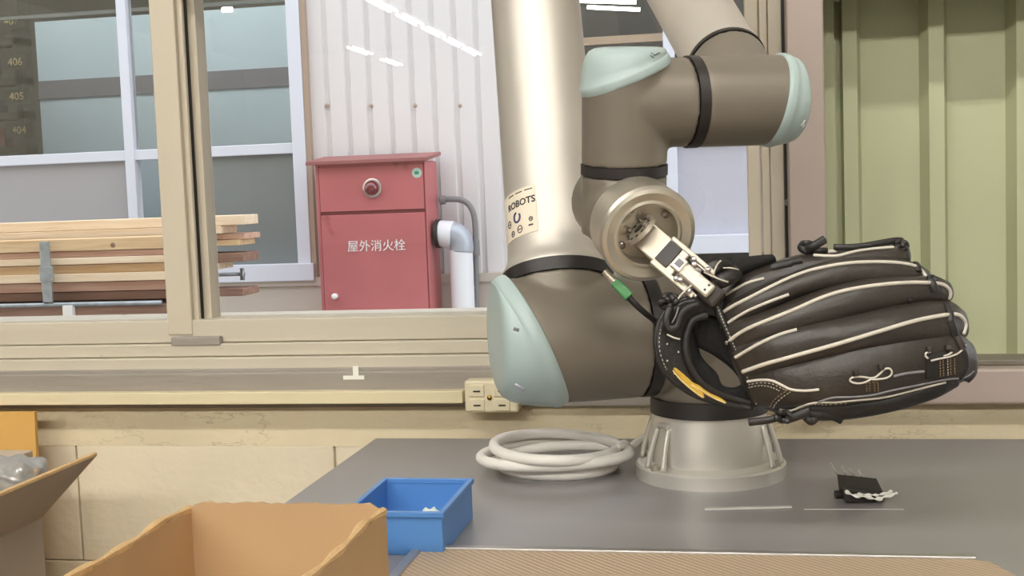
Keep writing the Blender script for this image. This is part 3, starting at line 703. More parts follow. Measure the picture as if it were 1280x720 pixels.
obj('left_side', wavy(B(), Xa, Ya, Xa, Yb - w_, .001, side, -w_), 'card', t)
obj('right_side', wavy(B(), Xb - w_, Ya, Xb - w_, Yb - w_, .001, side, -w_), 'card', t)
obj('front_side', wavy(B(), Xa, Ya, Xb, Ya, .001, side, w_), 'card', t)
obj('bottom', box(B(), Xa, Xb, Ya, Yb, 0, .003), 'card', t)
b = B()
for pts in ([(Xa + .001, Ya + (Yb - Ya) * u, side(u) + .0008 + zr * 0) for u in [i / 14 for i in range(15)]], [(Xb - w_ / 2 - .0005, Ya + (Yb - Ya) * u, side(u) + .001) for u in [i / 14 for i in range(15)]]):
    tube(b, pts, lambda u: .0026 + .0008 * math.sin(u * 40), 6, 42)
obj('torn_edge', b, 'cardedge', t)
# taller box at the left on a low bench, with one flap standing up
K = P(52, 642, 1.06); zK = K.z
ZBN = -.40
tb_ = thing('low_bench', 'low bench left of the table under the boxes', 'bench', (-.95, .9, FLOOR))
obj('bench_top', box(B(), -1.5, tl - .03, .35, YW - .03, ZBN - .03, ZBN), 'card', tb_)
for x in (-1.45, tl - .08):
    for y in (.4, YW - .08): obj('leg', box(B(), x - .02, x + .02, y - .02, y + .02, FLOOR, ZBN - .03), 'steel', tb_)
t = thing('carton', 'greyish cardboard carton with one raised flap at the left edge', 'box', (K.x - .15, K.y - .1, ZBN))
w_ = .004; xL, yN = K.x - .30, K.y - .26
obj('back_side', box(B(), xL, K.x, K.y - w_, K.y, ZBN, zK), 'cardold', t)
obj('right_side', box(B(), K.x - w_, K.x, yN, K.y - w_, ZBN, zK), 'cardold', t)
obj('left_side', box(B(), xL, xL + w_, yN, K.y - w_, ZBN, zK), 'cardold', t)
obj('front_side', box(B(), xL + w_, K.x - w_, yN, yN + w_, ZBN, zK), 'cardold', t)
obj('bottom', box(B(), xL + w_, K.x - w_, yN + w_, K.y - w_, ZBN, ZBN + .004), 'cardold', t)
T1 = P(131, 560, 1.06 + .0)
fv = Vector((T1.x - K.x, 0, T1.z - K.z)); fn = Vector((fv.z, 0, -fv.x)).normalized() * .0035
k0 = Vector((K.x, yN + .01, zK)); k1 = Vector((K.x, K.y - .004, zK))
fl_ = obj('flap', slab(B(), [k0, k1, k1 + fv, k0 + fv], fn), 'cardold', t)
b = B(); tube(b, [k0 + fv + fn * .5, k1 + fv + fn * .5, k1 + fv * .02 + fn * .5], .0021, 6); obj('flap_edge', b, 'cardedge', fl_)
b = B(); nb = 12
bm = B(); bmesh.ops.create_icosphere(bm, subdivisions=4, radius=1)
cb = P(14, 600, 1.16)
for v in bm.verts:
    s_ = 1 + .16 * math.sin(v.co.x * 9 + 4 * v.co.z) * math.cos(v.co.y * 7 - v.co.z * 5) + .10 * math.sin(v.co.z * 17 + v.co.x * 13)
    v.co = Vector((v.co.x * .036, v.co.y * .04, v.co.z * .024)) * s_ + Vector((cb.x, cb.y, cb.z - .002))
tag(obj('plastic_bag', bm, 'film', None, True), 'crumpled clear plastic bag behind the raised flap at left', 'bag')
ob = YP(43, 515, YW - .05)
bm = B(); slab(bm, [(ob.x - .35, ob.y - .02, ZBN), (ob.x, ob.y - .02, ZBN), (ob.x, ob.y, ob.z), (ob.x - .35, ob.y, ob.z)], (0, .006, 0))
tag(obj('orange_board', bm, 'cardor'), 'orange tan board leaning on the wall at the left edge', 'board')
rx = YP(44, 600, 1.27).x; zsh = P(20, 613, 1.16).z - .012
b = B(); box(b, rx - .3, rx, K.y + .006, 1.27, ZBN, zsh)
tag(obj('white_carton', b, 'cardold', bevel=.002), 'pale carton under the plastic bag, before the orange board', 'carton')
# black pin block
pz = lambda px, py, z: ZP(px, py, z)
t = thing('pin_block', 'small black block with metal pins and crumpled white tape on the table', 'tool', ZP(1075, 626, 0))
dk = ZP(1075, 626, 0).y
def zpx(x, y, d0): return P(1020 + x / 9, 565 + y / 9, d0)
dd = (RM.transposed() @ (ZP(1072, 627, 0) - CP)).z * -1
b = B(); F_ = [zpx(235, 245, dd + .012), zpx(680, 290, dd + .012), zpx(755, 440, dd - .004), zpx(640, 470, dd - .008), zpx(300, 385, dd - .008)]
low = []
ps = [Vector(p) for p in F_]; top_ = [b.verts.new(p) for p in ps]; bot = [b.verts.new((p.x + .002, p.y + (.008 if i < 2 else 0), max(.0008, p.z - .017))) for i, p in enumerate(ps)]
b.faces.new(top_); b.faces.new(bot)
for i in range(5): b.faces.new((top_[i], top_[(i + 1) % 5], bot[(i + 1) % 5], bot[i]))
blk = obj('block', b, 'blackp', t, bevel=.0012)
for (x0, y0, x1, y1) in ((240, 250, 165, 120), (342, 256, 285, 155), (432, 262, 375, 180), (520, 268, 475, 200)):
    b = B(); tube(b, [zpx(x0, y0 + 10, dd + .010), zpx(x1, y1, dd + .012)], .0007, 6); obj('pin', b, 'bristle', t, True)
b = B(); tube(b, [zpx(330, 440, dd - .012), zpx(430, 490, dd - .013), zpx(560, 500, dd - .013), zpx(680, 530, dd - .012), zpx(780, 500, dd - .008), zpx(910, 460, dd - .004)], lambda u: .0022 + .0012 * math.sin(u * 31), 7, 40, .6); obj('white_tape', b, 'tape', t)
b = B(); tube(b, [zpx(470, 470, dd - .012), zpx(610, 482, dd - .012), zpx(720, 480, dd - .008), zpx(850, 440, dd - .004)], lambda u: .0016 + .0008 * math.sin(u * 27), 6, 30, .6); obj('white_tape', b, 'tape', t)
b = B(); lathe(b, ZP(1052, 618, .005), (1, .2, 0), [(-.006, .004), (.016, .005)], 10); obj('block_foot', b, 'blackp', t, True, angle=40)

# ================================================================== robot arm
B0 = ZP(888, 592, 0)
RT = Vector((math.cos(rad(YAW)), math.sin(rad(YAW)), 0)); FW = Vector((-math.sin(rad(YAW)), math.cos(rad(YAW)), 0))
ax = -(RT * math.cos(rad(11)) + FW * math.sin(rad(11)))           # shoulder / elbow / first wrist axis: left and a little nearer
away = Vector((ax.y, -ax.x, 0));  away = away if away.dot(FW) > 0 else -away
rb = thing('robot_arm', 'grey and silver jointed robot arm with pale blue joint lids on the work table', 'robot arm', B0)
# base
b = B(); lathe(b, B0, UP, [(0, .0755), (.0125, .0755), (.0145, .0735), (.0145, .066)], 64); base_fl = obj('base_flange', b, 'castalu', rb, True, angle=40)
b = B(); lathe(b, B0, UP, [(.0145, .0685), (.018, .0622), (.04, .0615), (.058, .0575), (.0655, .0572)], 64); base = obj('base', b, 'castalu', rb, True, angle=40)
for dg in (-149, -31, 31, 149):              # bolt pockets around the cone
    an = rad(dg + YAW); rd = Vector((math.cos(an), math.sin(an), 0)); tg = Vector((-rd.y, rd.x, 0))
    b = B()
    for s in (-1, 1):
        A_, C_ = B0 + rd * .0700 + UP * .0145 + tg * s * .0125, B0 + rd * .0588 + UP * .055 + tg * s * .0085
        tube(b, [A_, (A_ + C_) / 2 + rd * .001, C_], .0028, 8, 8)
    tube(b, [B0 + rd * .0588 + UP * .055 + tg * .0085, B0 + rd * .0592 + UP * .0575, B0 + rd * .0588 + UP * .055 - tg * .0085], .0028, 8, 8)
    pk = obj('bolt_pocket', b, 'castalu', base, True)
    b = B(); lathe(b, B0 + rd * .0695 + UP * .0135, UP, [(0, .0052), (.005, .0052), (.0056, .003), (.003, .003), (.003, 0)], 12); obj('bolt', b, 'turned', pk, True, angle=40)
b = B(); lathe(b, B0, UP, [(.0655, .0555), (.0655, .0590), (.0815, .0585), (.0815, .055)], 64); obj('base_seal', b, 'ring', rb, True, angle=40)
J1 = B0 + UP * .1465
def housing(name, cyls, mat_='housing', vox=.0026, it=9):
    bm = B()
    for o_, a_, pr, kw in cyls: lathe(bm, o_, a_, pr, 64, **kw)
    o = obj(name, bm, mat_, rb, True)
    r_ = o.modifiers.new('blend', 'REMESH'); r_.mode = 'VOXEL'; r_.voxel_size = vox; r_.use_smooth_shade = True
    s_ = o.modifiers.new('smooth', 'SMOOTH'); s_.factor = .5; s_.iterations = it
    return o
RS = .0625
housing('shoulder_housing', [(J1, -UP, [(-.045, .058), (.066, .0575)], {}), (J1, ax, [(-.048, .060), (.062, .0618)], {})])
b = B(); lid(b, J1 - ax * .048, -ax, .0595, .2, UP, .02); obj('shoulder_lid', b, 'cap', rb, True, angle=50)
b = B(); lathe(b, J1, ax, [(.0615, .060), (.0615, .0622), (.0735, .0622), (.0735, .060)], 64); obj('shoulder_seal', b, 'ring', rb, True, angle=40)
SL = .182
TU = J1 + ax * .149
LEAN = 23
dt = (UP * math.cos(rad(LEAN)) + away * math.sin(rad(LEAN)) - ax * .045).normalized()
housing('upper_arm_housing', [(J1, ax, [(.0735, .0622), (.12, .0626), (SL, .0624)], dict(hint=UP, obl={2: .44})), (TU, dt, [(0, .05), (.040, .0545), (.0555, .0545)], {})])
b = B(); lid(b, J1 + ax * SL, ax, RS, .44, UP, .036); lid1 = obj('upper_arm_lid', b, 'cap', rb, True, angle=50)
def bvh_of(o):
    t_ = B(); t_.from_mesh(o.data); bv = BVHTree.FromBMesh(t_); t_.free(); return bv
def mark(parent, polys, m_, r_, name, lift=.0002, bv=None):   # small raised or sunk marks laid on a part
    bv = bv or bvh_of(parent); b = B()
    for pl_ in polys:
        pts = []
        for x, y in pl_:
            h = bv.ray_cast(CP, ray(x, y).normalized())
            if h[0] is not None: pts.append(h[0] - ray(x, y).normalized() * lift)
        if len(pts) > 1: tube(b, pts, r_, 6)
    return obj(name, b, m_, parent, True)
mark(lid1, [[(642, 411), (649, 413)]], 'pipe', .0022, 'screw_recess', -.0012)
mark(lid1, [[(644, 480), (655, 487)]], 'frostb', .0014, 'cap_emblem', .0003)
b = B(); lathe(b, TU, dt, [(.0545, .052), (.0545, .0562), (.0675, .0560), (.0675, .05)], 64); obj('upper_arm_seal', b, 'ring', rb, True, angle=40)
UL0 = .425
# the elbow joint stands where the two arm tubes' directions meet the elbow axis
W1 = P(934, 126, 1.03)
beta = 54
df = (UP * math.cos(rad(beta)) + away * math.sin(rad(beta)) - ax * .02).normalized()
dw = W1 - TU
det = dt.z * -df.dot(away) + df.z * dt.dot(away)
UL = (dw.z * -df.dot(away) + df.z * dw.dot(away)) / det
FL = (dt.z * dw.dot(away) - dt.dot(away) * dw.z) / det
b = B(); lathe(b, TU, dt, [(.0670, .0525), (.0675, .0555), (.0705, .0555), (.075, .0525), (.083, .0495), (.098, .0482), (UL - .09, .0480), (UL - .075, .053), (UL - .06, .0535)], 64); ut = obj('upper_arm_tube', b, 'tube', rb, True, angle=50)
EU = TU + dt * UL
# label on the tube
dn, tt, ss = basis(dt, -ax)                            # tt points towards the lid side, ss sideways
def on_tube(w_, h_, z, c_ang=0.0, rr=.0482):           # w_: arc length around the tube, h_: height along it
    an = c_ang + w_ / rr
    f0 = (TOCAM - dt * TOCAM.dot(dt)).normalized(); s0 = dt.cross(f0)  # s0: right as seen from the camera
    return TU + dt * h_ + (f0 * math.cos(an) + s0 * math.sin(an)) * (rr + z)
LA, LH = -.90, .122
def patch(bm, w0, w1, h0, h1, z0=.0001, z1=.0005, n=14, ang=LA):
    A_ = [[on_tube(w0 + (w1 - w0) * i / n, h, z, ang) for i in range(n + 1)] for h, z in ((h0, z0), (h1, z0), (h1, z1), (h0, z1))]
    V = [[bm.verts.new(p) for p in r_] for r_ in A_]
    for i in range(n):
        for k in range(4): bm.faces.new((V[k][i], V[k][i + 1], V[(k + 1) % 4][i + 1], V[(k + 1) % 4][i]))
    bm.faces.new([V[k][0] for k in range(4)]); bm.faces.new([V[k][n] for k in range(4)])
b = B(); patch(b, -.030, .026, LH - .0235, LH + .0255, n=24); lab_ = obj('label_sticker', b, 'label', ut)
def lab_text(txt, h, w, hh, m_='ink', bold=.012):
    obj('lettering', text_bm(txt, h, (0, 0, 0), (1, 0, 0), (0, 1, 0), .0003, bold, warp=lambda x, y, z: on_tube(w + x, LH + hh + y, .0006 + z, LA)), m_, lab_)
lab_text('ROBOTS', .0098, .0065, .0105, 'ink', .018)
b = B()
for i in range(3): patch(b, -.010 + i * .012, -.004 + i * .012 + .003, LH + .0215, LH + .0225, .0005, .0008, 4)
patch(b, .016, .021, LH - .0165, LH - .0150, .0005, .0008, 4)
obj('print_marks', b, 'ink', lab_)
b = B(); cir = []
for i in range(15):
    an = rad(100 + i * 290 / 14); cir.append(on_tube(.002 + .0042 * math.cos(an), LH - .003 + .0052 * math.sin(an), .0007, LA))
tube(b, cir, .0011, 6); obj('ring_emblem', b, 'inkblue', lab_)
b = B()
for cw, ch, r_ in ((-.012, -.006, .003), (.005, -.0165, .0032), (-.006, -.018, .0024), (.019, -.0095, .0018)):
    tube(b, [on_tube(cw + r_ * math.cos(rad(i * 36)), LH + ch + 1.2 * r_ * math.sin(rad(i * 36)), .0007, LA) for i in range(10)], .0005, 5, closed=True)
    tube(b, [on_tube(cw - r_ * .6, LH + ch, .0007, LA), on_tube(cw + r_ * .6, LH + ch, .0007, LA)], .0005, 5)
obj('approval_marks', b, 'ink', lab_)
# first wrist joint and forearm
EF = W1 + df * FL
RW = .0385
def at_ax(px, py, o_, a_):                              # parameter on the line o_+a_*s nearest to the ray of a pixel
    d = ray(px, py).normalized(); w = o_ - CP; A_ = a_.dot(d); den = 1 - A_ * A_
    return (A_ * d.dot(w) - a_.dot(w)) / den
s_cap, s_ring = at_ax(968, 128, W1, ax), at_ax(868, 126, W1, ax)
housing('wrist_housing', [(W1, ax, [(s_cap, RW), (s_ring, RW)], dict(hint=UP, obl={0: -.20})), (W1, df, [(0, .033), (.052, .0355), (.060, .0355)], {})], vox=.002)
b = B(); lid(b, W1 + ax * s_cap, -ax, RW, .20, UP, .021); lid2 = obj('wrist_lid', b, 'cap', rb, True, angle=50)
b = B(); lathe(b, W1, df, [(.0595, .034), (.0595, .0364), (.0635, .0364), (.0635, .034)], 48); obj('forearm_seal', b, 'ring', rb, True, angle=40)
b = B(); lathe(b, W1, df, [(.0635, .0355), (.072, .0360), (.085, .0345), (FL - .062, .0375), (FL - .047, .043), (FL - .032, .043)], 64); obj('forearm_tube', b, 'tube', rb, True, angle=50)
b = B(); lathe(b, W1, ax, [(s_ring - .001, .037), (s_ring - .001, .0390), (s_ring + .0078, .0390), (s_ring + .0078, .037)], 48); obj('wrist_seal', b, 'ring', rb, True, angle=40)
# elbow (above the frame)
se = (EF - EU).dot(ax)
housing('elbow_housing', [(EU, ax, [(.05, .056), (-.055, .056)], {}), (EU, -dt, [(0, .045), (.062, .0525)], {})], vox=.004)
mark(lid2, [[(1001, 157), (1004, 154), (1006, 150)], [(1003, 160), (1005, 156)]], 'white', .0006, 'cap_emblem')
b = B(); lid(b, EU + ax * .05, ax, .055, .3, UP, .025); obj('elbow_lid', b, 'cap', rb, True, angle=50)
Pj = EU + ax * se
housing('forearm_housing', [(EU, ax, [(-.06, .053), (se - .03, .046)], {}), (EF, -df, [(0, .04), (.035, .0425)], {}), (EF, ax, [(-.04, .046), (.045, .046)], {})], vox=.004)
# second wrist joint
W2 = W1 + ax * at_ax(781, 128, W1, ax)
tl2 = 8.0
w2 = (UP * math.cos(rad(tl2)) - away * math.sin(rad(tl2))).normalized()
top2 = at_ax(782, 94, W2, w2); bot2 = at_ax(779, 206, W2, w2)
R2 = .0362
housing('second_wrist_housing', [(W2, w2, [(bot2, R2), (top2, R2)], dict(hint=-ax, obl={1: .40})), (W2, -ax, [(0, .0372), ((W2 - W1 - ax * (s_ring + .0078)).dot(ax), .0378)], {})], vox=.002)
b = B(); lid(b, W2 + w2 * top2, w2, R2, .40, -ax, .0235); lid3 = obj('second_wrist_lid', b, 'cap', rb, True, angle=50)
mark(lid3, [[(814, 66), (818, 69), (824, 66)], [(813, 69), (817, 72)]], 'pipe', .0006, 'cap_emblem')
b = B(); lathe(b, W2, -w2, [(-bot2 - .0005, .035), (-bot2 - .0005, .0370), (-bot2 + .0078, .0370), (-bot2 + .0078, .035)], 48); obj('second_wrist_seal', b, 'ring', rb, True, angle=40)
# third wrist joint, facing the camera
W3 = W2 + w2 * at_ax(771, 263, W2, w2)
a3 = (TOCAM * .93 + RT * .21 - UP * .37)
a3 = a3.normalized()
R3 = .0372
housing('third_wrist_housing', [(W3, w2, [(-.02, R2), ((W2 - W3).length + bot2 - .0078, R2)], {}), (W3, a3, [(-.036, R3), (.028, R3)], {})], vox=.002)
b = B(); lid(b, W3 - a3 * .035, -a3, R3 * .93, .0, UP, .010); obj('third_wrist_lid', b, 'cap', rb, True, angle=50)
b = B(); lathe(b, W3, a3, [(.0275, .036), (.0275, .0380), (.0305, .0380), (.0305, .036)], 64); obj('third_wrist_seal', b, 'ring', rb, True, angle=40)
fl = .066
b = B(); lathe(b, W3, a3, [(.0305, .036), (.0305, .0392), (.052, .0400), (fl - .003, .0408), (fl, .0390), (fl + .0015, .0358), (fl - .001, .0290), (fl, .0268), (fl - .001, .0252), (fl - .016, .0245), (fl - .016, 0)], 72); tf = obj('tool_flange', b, 'turned', rb, True, angle=30)
FC = W3 + a3 * fl
e1, e2, e3 = basis(a3)
for dg in (35, 125, 215, 305):
    b = B(); p = FC + (e2 * math.cos(rad(dg)) + e3 * math.sin(rad(dg))) * .0215 - a3 * .0158
    lathe(b, p, a3, [(0, .0030), (.004, .0030), (.0046, .002), (.002, .0018), (.002, 0)], 12); obj('bolt', b, 'chrome', tf, True, angle=40)
# gripper in the flange, reaching down and right to the glove
dF = (RM.transposed() @ (FC - CP)).z * -1
G0, G1 = P(804, 293, dF + .006), P(880, 358, dF - .012)
g = (G1 - G0).normalized(); GL = (G1 - G0).length
gn = (TOCAM - g * TOCAM.dot(g)).normalized(); gs = g.cross(gn)
if gs.z > 0: gs = -gs                                    # gs: towards lower left across the gripper
def GP(u, v, w_): return G0 + g * u + gs * v + gn * w_
b = B(); obox(b, GP(.021, 0, -.001), g * .020, gs * .0118, gn * .006); gr = obj('gripper', b, 'milled', rb, bevel=.0012)
pd = (g * .88 - gn * .50).normalized(); GC0 = GP(-.001, 0, .0085)
b = B(); lathe(b, GC0, pd, [(-.003, .0145), (.0005, .0152), (.0005, .006)], 36); pl = obj('mounting_plate', b, 'milled', gr, True, angle=40)
p1, p2, p3 = basis(pd)
b = B()
for i in range(12):
    an = rad(i * 30 + 10); c_ = GC0 - pd * .0031 + (p2 * math.cos(an) + p3 * math.sin(an)) * .0115
    lathe(b, c_, -pd, [(0, .0016), (.0003, .0016)], 8)
lathe(b, GC0 - pd * .0031, -pd, [(0, .0045), (.0003, .0045)], 16)
obj('bolt_holes', b, 'blackp', gr)
for an in (15, 75, 255, 315):
    c_ = GC0 - pd * .003 + (p2 * math.cos(rad(an)) + p3 * math.sin(rad(an))) * .0118
    b = B(); lathe(b, c_, -pd, [(0, .0019), (.003, .0019), (.0034, .001)], 8); obj('bolt', b, 'chrome', gr, True, angle=40)
b = B(); obox(b, GP(.0275, -.0005, .0056), g * .0062, gs * .0098, gn * .0009); obj('black_cover', b, 'blackp', gr, bevel=.0005)
for s in (-1, 1):                                        # side rails of the jaw guide
    b = B(); obox(b, GP(.043, s * .0125, .001), g * .0225, gs * .0022, gn * .0048); obj('side_rail', b, 'milled', gr, bevel=.0012)
b = B(); obox(b, GP(.0395, 0, .0045), g * .0055, gs * .0062, gn * .0030); bk = obj('sensor_block', b, 'turned', gr, bevel=.0016)
b = B(); obox(b, GP(.0393, -.0005, .0077), g * .0030, gs * .0030, gn * .0004); obj('sensor_window', b, 'conn' if False else 'pipe', bk, bevel=.0008)
b = B(); obox(b, GP(.0595, .001, .0065), g * .0150, gs * .0062, gn * .0032); fi = obj('jaw_finger', b, 'milled', gr, bevel=.0022)
for s in (-.0022, .0026):
    b = B(); lathe(b, GP(.0692, s, .0098), gn, [(-.0002, .0011), (.0003, .0011)], 10); obj('screw_hole', b, 'blackp', fi)
for u, s in ((.046, -.0105), (.046, .0105), (.060, -.0115), (.060, .0115), (.049, -.0075), (.049, .009)):
    b = B(); lathe(b, GP(u, s, .004), gn, [(0, .0024), (.004, .0024), (.0048, .0012)], 12); obj('pivot_bolt', b, 'chrome', gr, True, angle=40)
b = B()
for s in (-1, 1): obox(b, GP(.055, s * .0100, .0015), (g * .012 + gs * s * .0005), gs * .0014, gn * .0026)
obj('jaw_link', b, 'milled', gr, bevel=.0008)
b = B(); obox(b, GP(.0745, .001, -.003), g * .0085, gs * .0085, gn * .0075); obj('rubber_pad', b, 'rubber', gr, bevel=.003)
# sensor cable with a green plug
dC = dF + .02
b = B(); c0, c1 = P(768, 352, dC), P(787, 372, dC - .004)
cd = (c1 - c0).normalized(); cn = (TOCAM - cd * TOCAM.dot(cd)).normalized(); cs = cd.cross(cn)
obox(b, (c0 + c1) / 2, cd * (c1 - c0).length / 2, cs * .0042, cn * .0042); cb_ = obj('tool_plug', b, 'conn', rb, bevel=.0014)
b = B(); lathe(b, c0 + cd * .001, -cd, [(0, .0035), (.004, .0035), (.006, .003), (.013, .003)], 12); obj('plug_socket', b, 'milled', cb_, True, angle=40)
b = B(); tube(b, [c1 - cd * .002, P(795, 381, dC - .004), P(806, 391, dC - .002), P(819, 402, dC + .004), P(826, 418, dC + .015), P(824, 436, dC + .03), P(832, 462, dC + .05), P(850, 480, dC + .07)], .0026, 10, 36); obj('tool_cable', b, 'cable', rb, True)

# ================================================================== baseball glove held by the gripper
DG = 0.982
def g3(px, py, d=0.0): return P(px, py, DG - d)          # glove frame: d metres nearer the camera than its middle plane
gl = thing('baseball_glove', 'black leather baseball glove with white welts held by the gripper', 'baseball glove', g3(1040, 425, 0))
LOBES = [
 # stations: upper edge px, lower edge px, nearness of the centre, half thickness
 ('finger_stall', [(903,368,905,394,.000,.012),(925,344,938,384,.004,.018),(960,330,978,370,.008,.021),(1000,318,1024,354,.009,.021),(1060,311,1062,344,.008,.019),(1100,306,1108,340,.005,.017),(1126,305,1130,333,.001,.014)], .006),
 ('finger_stall', [(897,384,906,418,.008,.012),(936,363,944,398,.017,.020),(974,345,994,375,.021,.022),(1024,327,1042,365,.021,.022),(1062,321,1080,362,.019,.021),(1110,321,1128,360,.014,.019),(1142,328,1150,358,.008,.015),(1152,334,1158,354,.005,.011)], .006),
 ('finger_stall', [(901,404,916,446,.014,.012),(938,393,952,430,.025,.021),(990,373,1002,418,.030,.024),(1034,356,1060,403,.030,.024),(1076,346,1102,393,.027,.023),(1127,342,1136,386,.021,.020),(1164,344,1168,382,.013,.016),(1180,350,1182,378,.009,.012)], .007),
 ('finger_stall', [(910,430,930,476,.017,.012),(950,415,976,464,.029,.022),(1000,401,1045,450,.035,.026),(1060,390,1093,440,.035,.027),(1100,380,1145,433,.031,.026),(1145,374,1180,430,.024,.023),(1184,376,1197,427,.016,.018),(1199,385,1203,422,.011,.013)], .007),
 ('finger_stall', [(919,448,942,508,.014,.011),(972,440,985,511,.026,.022),(1041,422,1045,509,.032,.029),(1093,410,1100,502,.031,.030),(1145,402,1145,492,.026,.028),(1185,406,1188,482,.019,.024),(1207,424,1207,474,.013,.018)], .009),
]
bmall = B()
def merge(src):
    me = bpy.data.meshes.new('t'); src.to_mesh(me); bmall.from_mesh(me); bpy.data.meshes.remove(me)
for nm, st, tip in LOBES:
    b = B(); loft(b, [(g3(a, c, d), g3(e, f, d), t) for a, c, e, f, d, t in st], 28, 48, tip=tip, tip0=.003, e=.86)
    merge(b); o = obj(nm, b, 'leather', gl, True)
# palm side behind the finger backs
b = B(); loft(b, [(g3(905, 362, -.012), g3(946, 506, -.012), .022), (g3(960, 338, -.022), g3(985, 516, -.020), .036), (g3(1060, 320, -.024), g3(1050, 519, -.022), .038), (g3(1120, 318, -.020), g3(1110, 508, -.018), .032), (g3(1152, 345, -.014), g3(1160, 490, -.012), .024), (g3(1185, 375, -.008), g3(1195, 478, -.008), .016)], 32, 40, tip=.010, tip0=.004)
merge(b); obj('palm', b, 'leatherD', gl, True)
# thumb edge along the bottom, bulging out under the fingers
b = B(); loft(b, [(g3(938, 480, .012), g3(950, 508, .004), .012), (g3(985, 488, .030), g3(990, 516, .018), .016), (g3(1040, 486, .034), g3(1045, 517, .022), .018), (g3(1100, 480, .034), g3(1105, 507, .024), .018), (g3(1150, 462, .032), g3(1158, 492, .022), .019), (g3(1178, 448, .026), g3(1190, 481, .018), .015)], 24, 44, tip=.006, tip0=.003)
merge(b); obj('thumb_stall', b, 'leatherD', gl, True)
bmesh.ops.recalc_face_normals(bmall, faces=bmall.faces[:])
BV = BVHTree.FromBMesh(bmall)
def on(px, py, lift=.001, dflt=.02):                      # the point of the glove's surface met at a pixel
    d = ray(px, py); h = BV.ray_cast(CP, d.normalized())
    p = h[0] if h[0] is not None else g3(px, py, dflt)
    return p - d.normalized() * lift
def over(pts, n, lift=.001):                              # a smooth run over the surface
    q = crom(pts, n); o = [on(x, y, lift) for x, y in q]
    for _ in range(2): o = [o[0]] + [(o[i - 1] + o[i] * 2 + o[i + 1]) / 4 for i in range(1, len(o) - 1)] + [o[-1]]
    return o
WELTS = [
 ([(904,371),(918,362),(936,353),(955,348)], .0012),
 ([(898,394),(915,383),(935,373),(972,354),(1000,342),(1024,335),(1062,328.5),(1110,327.5),(1139,331),(1151,337),(1157,345)], .0015),
 ([(902,409),(920,397),(938,387),(962,377),(986,368)], .0013),
 ([(908,429),(922,418),(938,409),(965,398),(993,387),(1034,369),(1076,359),(1127,353.5),(1162,353.5),(1180,356),(1188,365),(1186,374)], .0016),
 ([(919,447),(934,438),(952,428),(975,418),(996,412)], .0014),
 ([(928,465),(950,457),(972,450.5),(1041,431.6),(1093,416),(1145,400.6),(1184,393.5),(1199,394),(1207,405),(1204,418)], .0017),
 ([(1017,319),(1036,320),(1048,319.5),(1066,315),(1086,311.5),(1117,309)], .0013),
 ([(934,477),(950,475),(965,476),(978,482),(989,487),(1006,488.5),(1024,487)], .0011),
]
for pts, r_ in WELTS:
    b = B(); tube(b, over(pts, 48, r_ * .35), r_, 8); obj('welt', b, 'welt', gl, True)
for pts, r_, m_ in [([(975,512),(989,513.5),(1004,507),(1020,503),(1045,503),(1058,501.5),(1085,499),(1110,496),(1145,487),(1182,478)], .0009, 'welt'),
                    ([(1022,503),(1040,497),(1062,496.5),(1090,494),(1115,488),(1150,481),(1185,474),(1206,472),(1217,464)], .0009, 'pipe'),
                    ([(1117,470.5),(1135,466.5),(1155,464.5)], .0011, 'pipe')]:
    b = B(); tube(b, over(pts, 40, r_ * .3), r_, 8); obj('edge_welt', b, m_, gl, True)
# bound edge at the wrist opening
b = B(); eb = [(893,377),(899,391),(905,406),(913,424),(920,440),(928,458),(934,474),(939,490),(945,506)]
ebp = [g3(x, y, .019 + .006 * math.sin(i / 8 * math.pi)) for i, (x, y) in enumerate(eb)]
tube(b, ebp, .0032, 10, 40); obj('wrist_binding', b, 'leatherD', gl, True)
def stitches(pts, n, r_=.0004, m_='thread', lift=.0006, surf=True, name='stitching'):
    q = crom(pts, n * 2) if len(pts[0]) == 2 else pts
    b = B()
    for i in range(0, len(q) - 1, 2):
        p0, p1 = (on(*q[i], lift), on(*q[i + 1], lift)) if surf else (Vector(q[i]), Vector(q[i + 1]))
        if (p0 - p1).length < .01: tube(b, [p0, p1], r_, 5)
    return obj(name, b, m_, gl)
q = crom([tuple(p + TOCAM * .0031) for p in ebp], 64); stitches(q, 0, .00045, surf=False)
stitches([(936,481),(950,478.5),(965,480),(978,486),(984,488)], 12)
stitches([(936,484.5),(950,482),(964,484),(975,489)], 11)
stitches([(984,488),(975,494),(966,502),(962,510)], 8, m_='threado'); stitches([(988,490),(979,496),(970,504),(966,511)], 8)
stitches([(1000,511),(1015,506),(1035,506),(1060,504)], 13, .0003)
for x in (1083, 1087, 1093, 1097.5): stitches([(x, 479), (x + .5, 490)], 4, .0004, 'threado')
stitches([(1083, 478.5), (1098, 477.5)], 4, .0004, 'threado')
# black leather end tab at the little finger side with bright stitching
b = B(); st = [(on(1157, 443, -.001), on(1157, 474, -.001), .0032), (on(1172, 440, -.001), on(1172, 472, -.001), .0036), (on(1188, 434, -.001), on(1188, 468, -.001), .0034)]
loft(b, st, 16, 16, tip=.001, tip0=.001, e=.5); merge(b); obj('end_tab', b, 'leatherD', gl, True)
BV = BVHTree.FromBMesh(bmall)
for k, x in enumerate((1175, 1179, 1184.5, 1188, 1193)): stitches([(x, 451 - k * .8), (x + .6, 472 - k * 1.0)], 7, .00045, 'threado' if k != 2 else 'thread')
for k in range(3):                                        # rolled folds at the tip of the tab
    b = B(); tube(b, [g3(1192 + 5 * k, 432 + 4 * k, .038 - .008 * k), g3(1203 + 5 * k, 443 + 3 * k, .038 - .009 * k), g3(1204 + 5 * k, 458 + 3 * k, .036 - .009 * k), g3(1196 + 5 * k, 472 + k, .034 - .008 * k)], .0046, 10, 16); obj('rolled_fold', b, 'leatherD', gl, True)
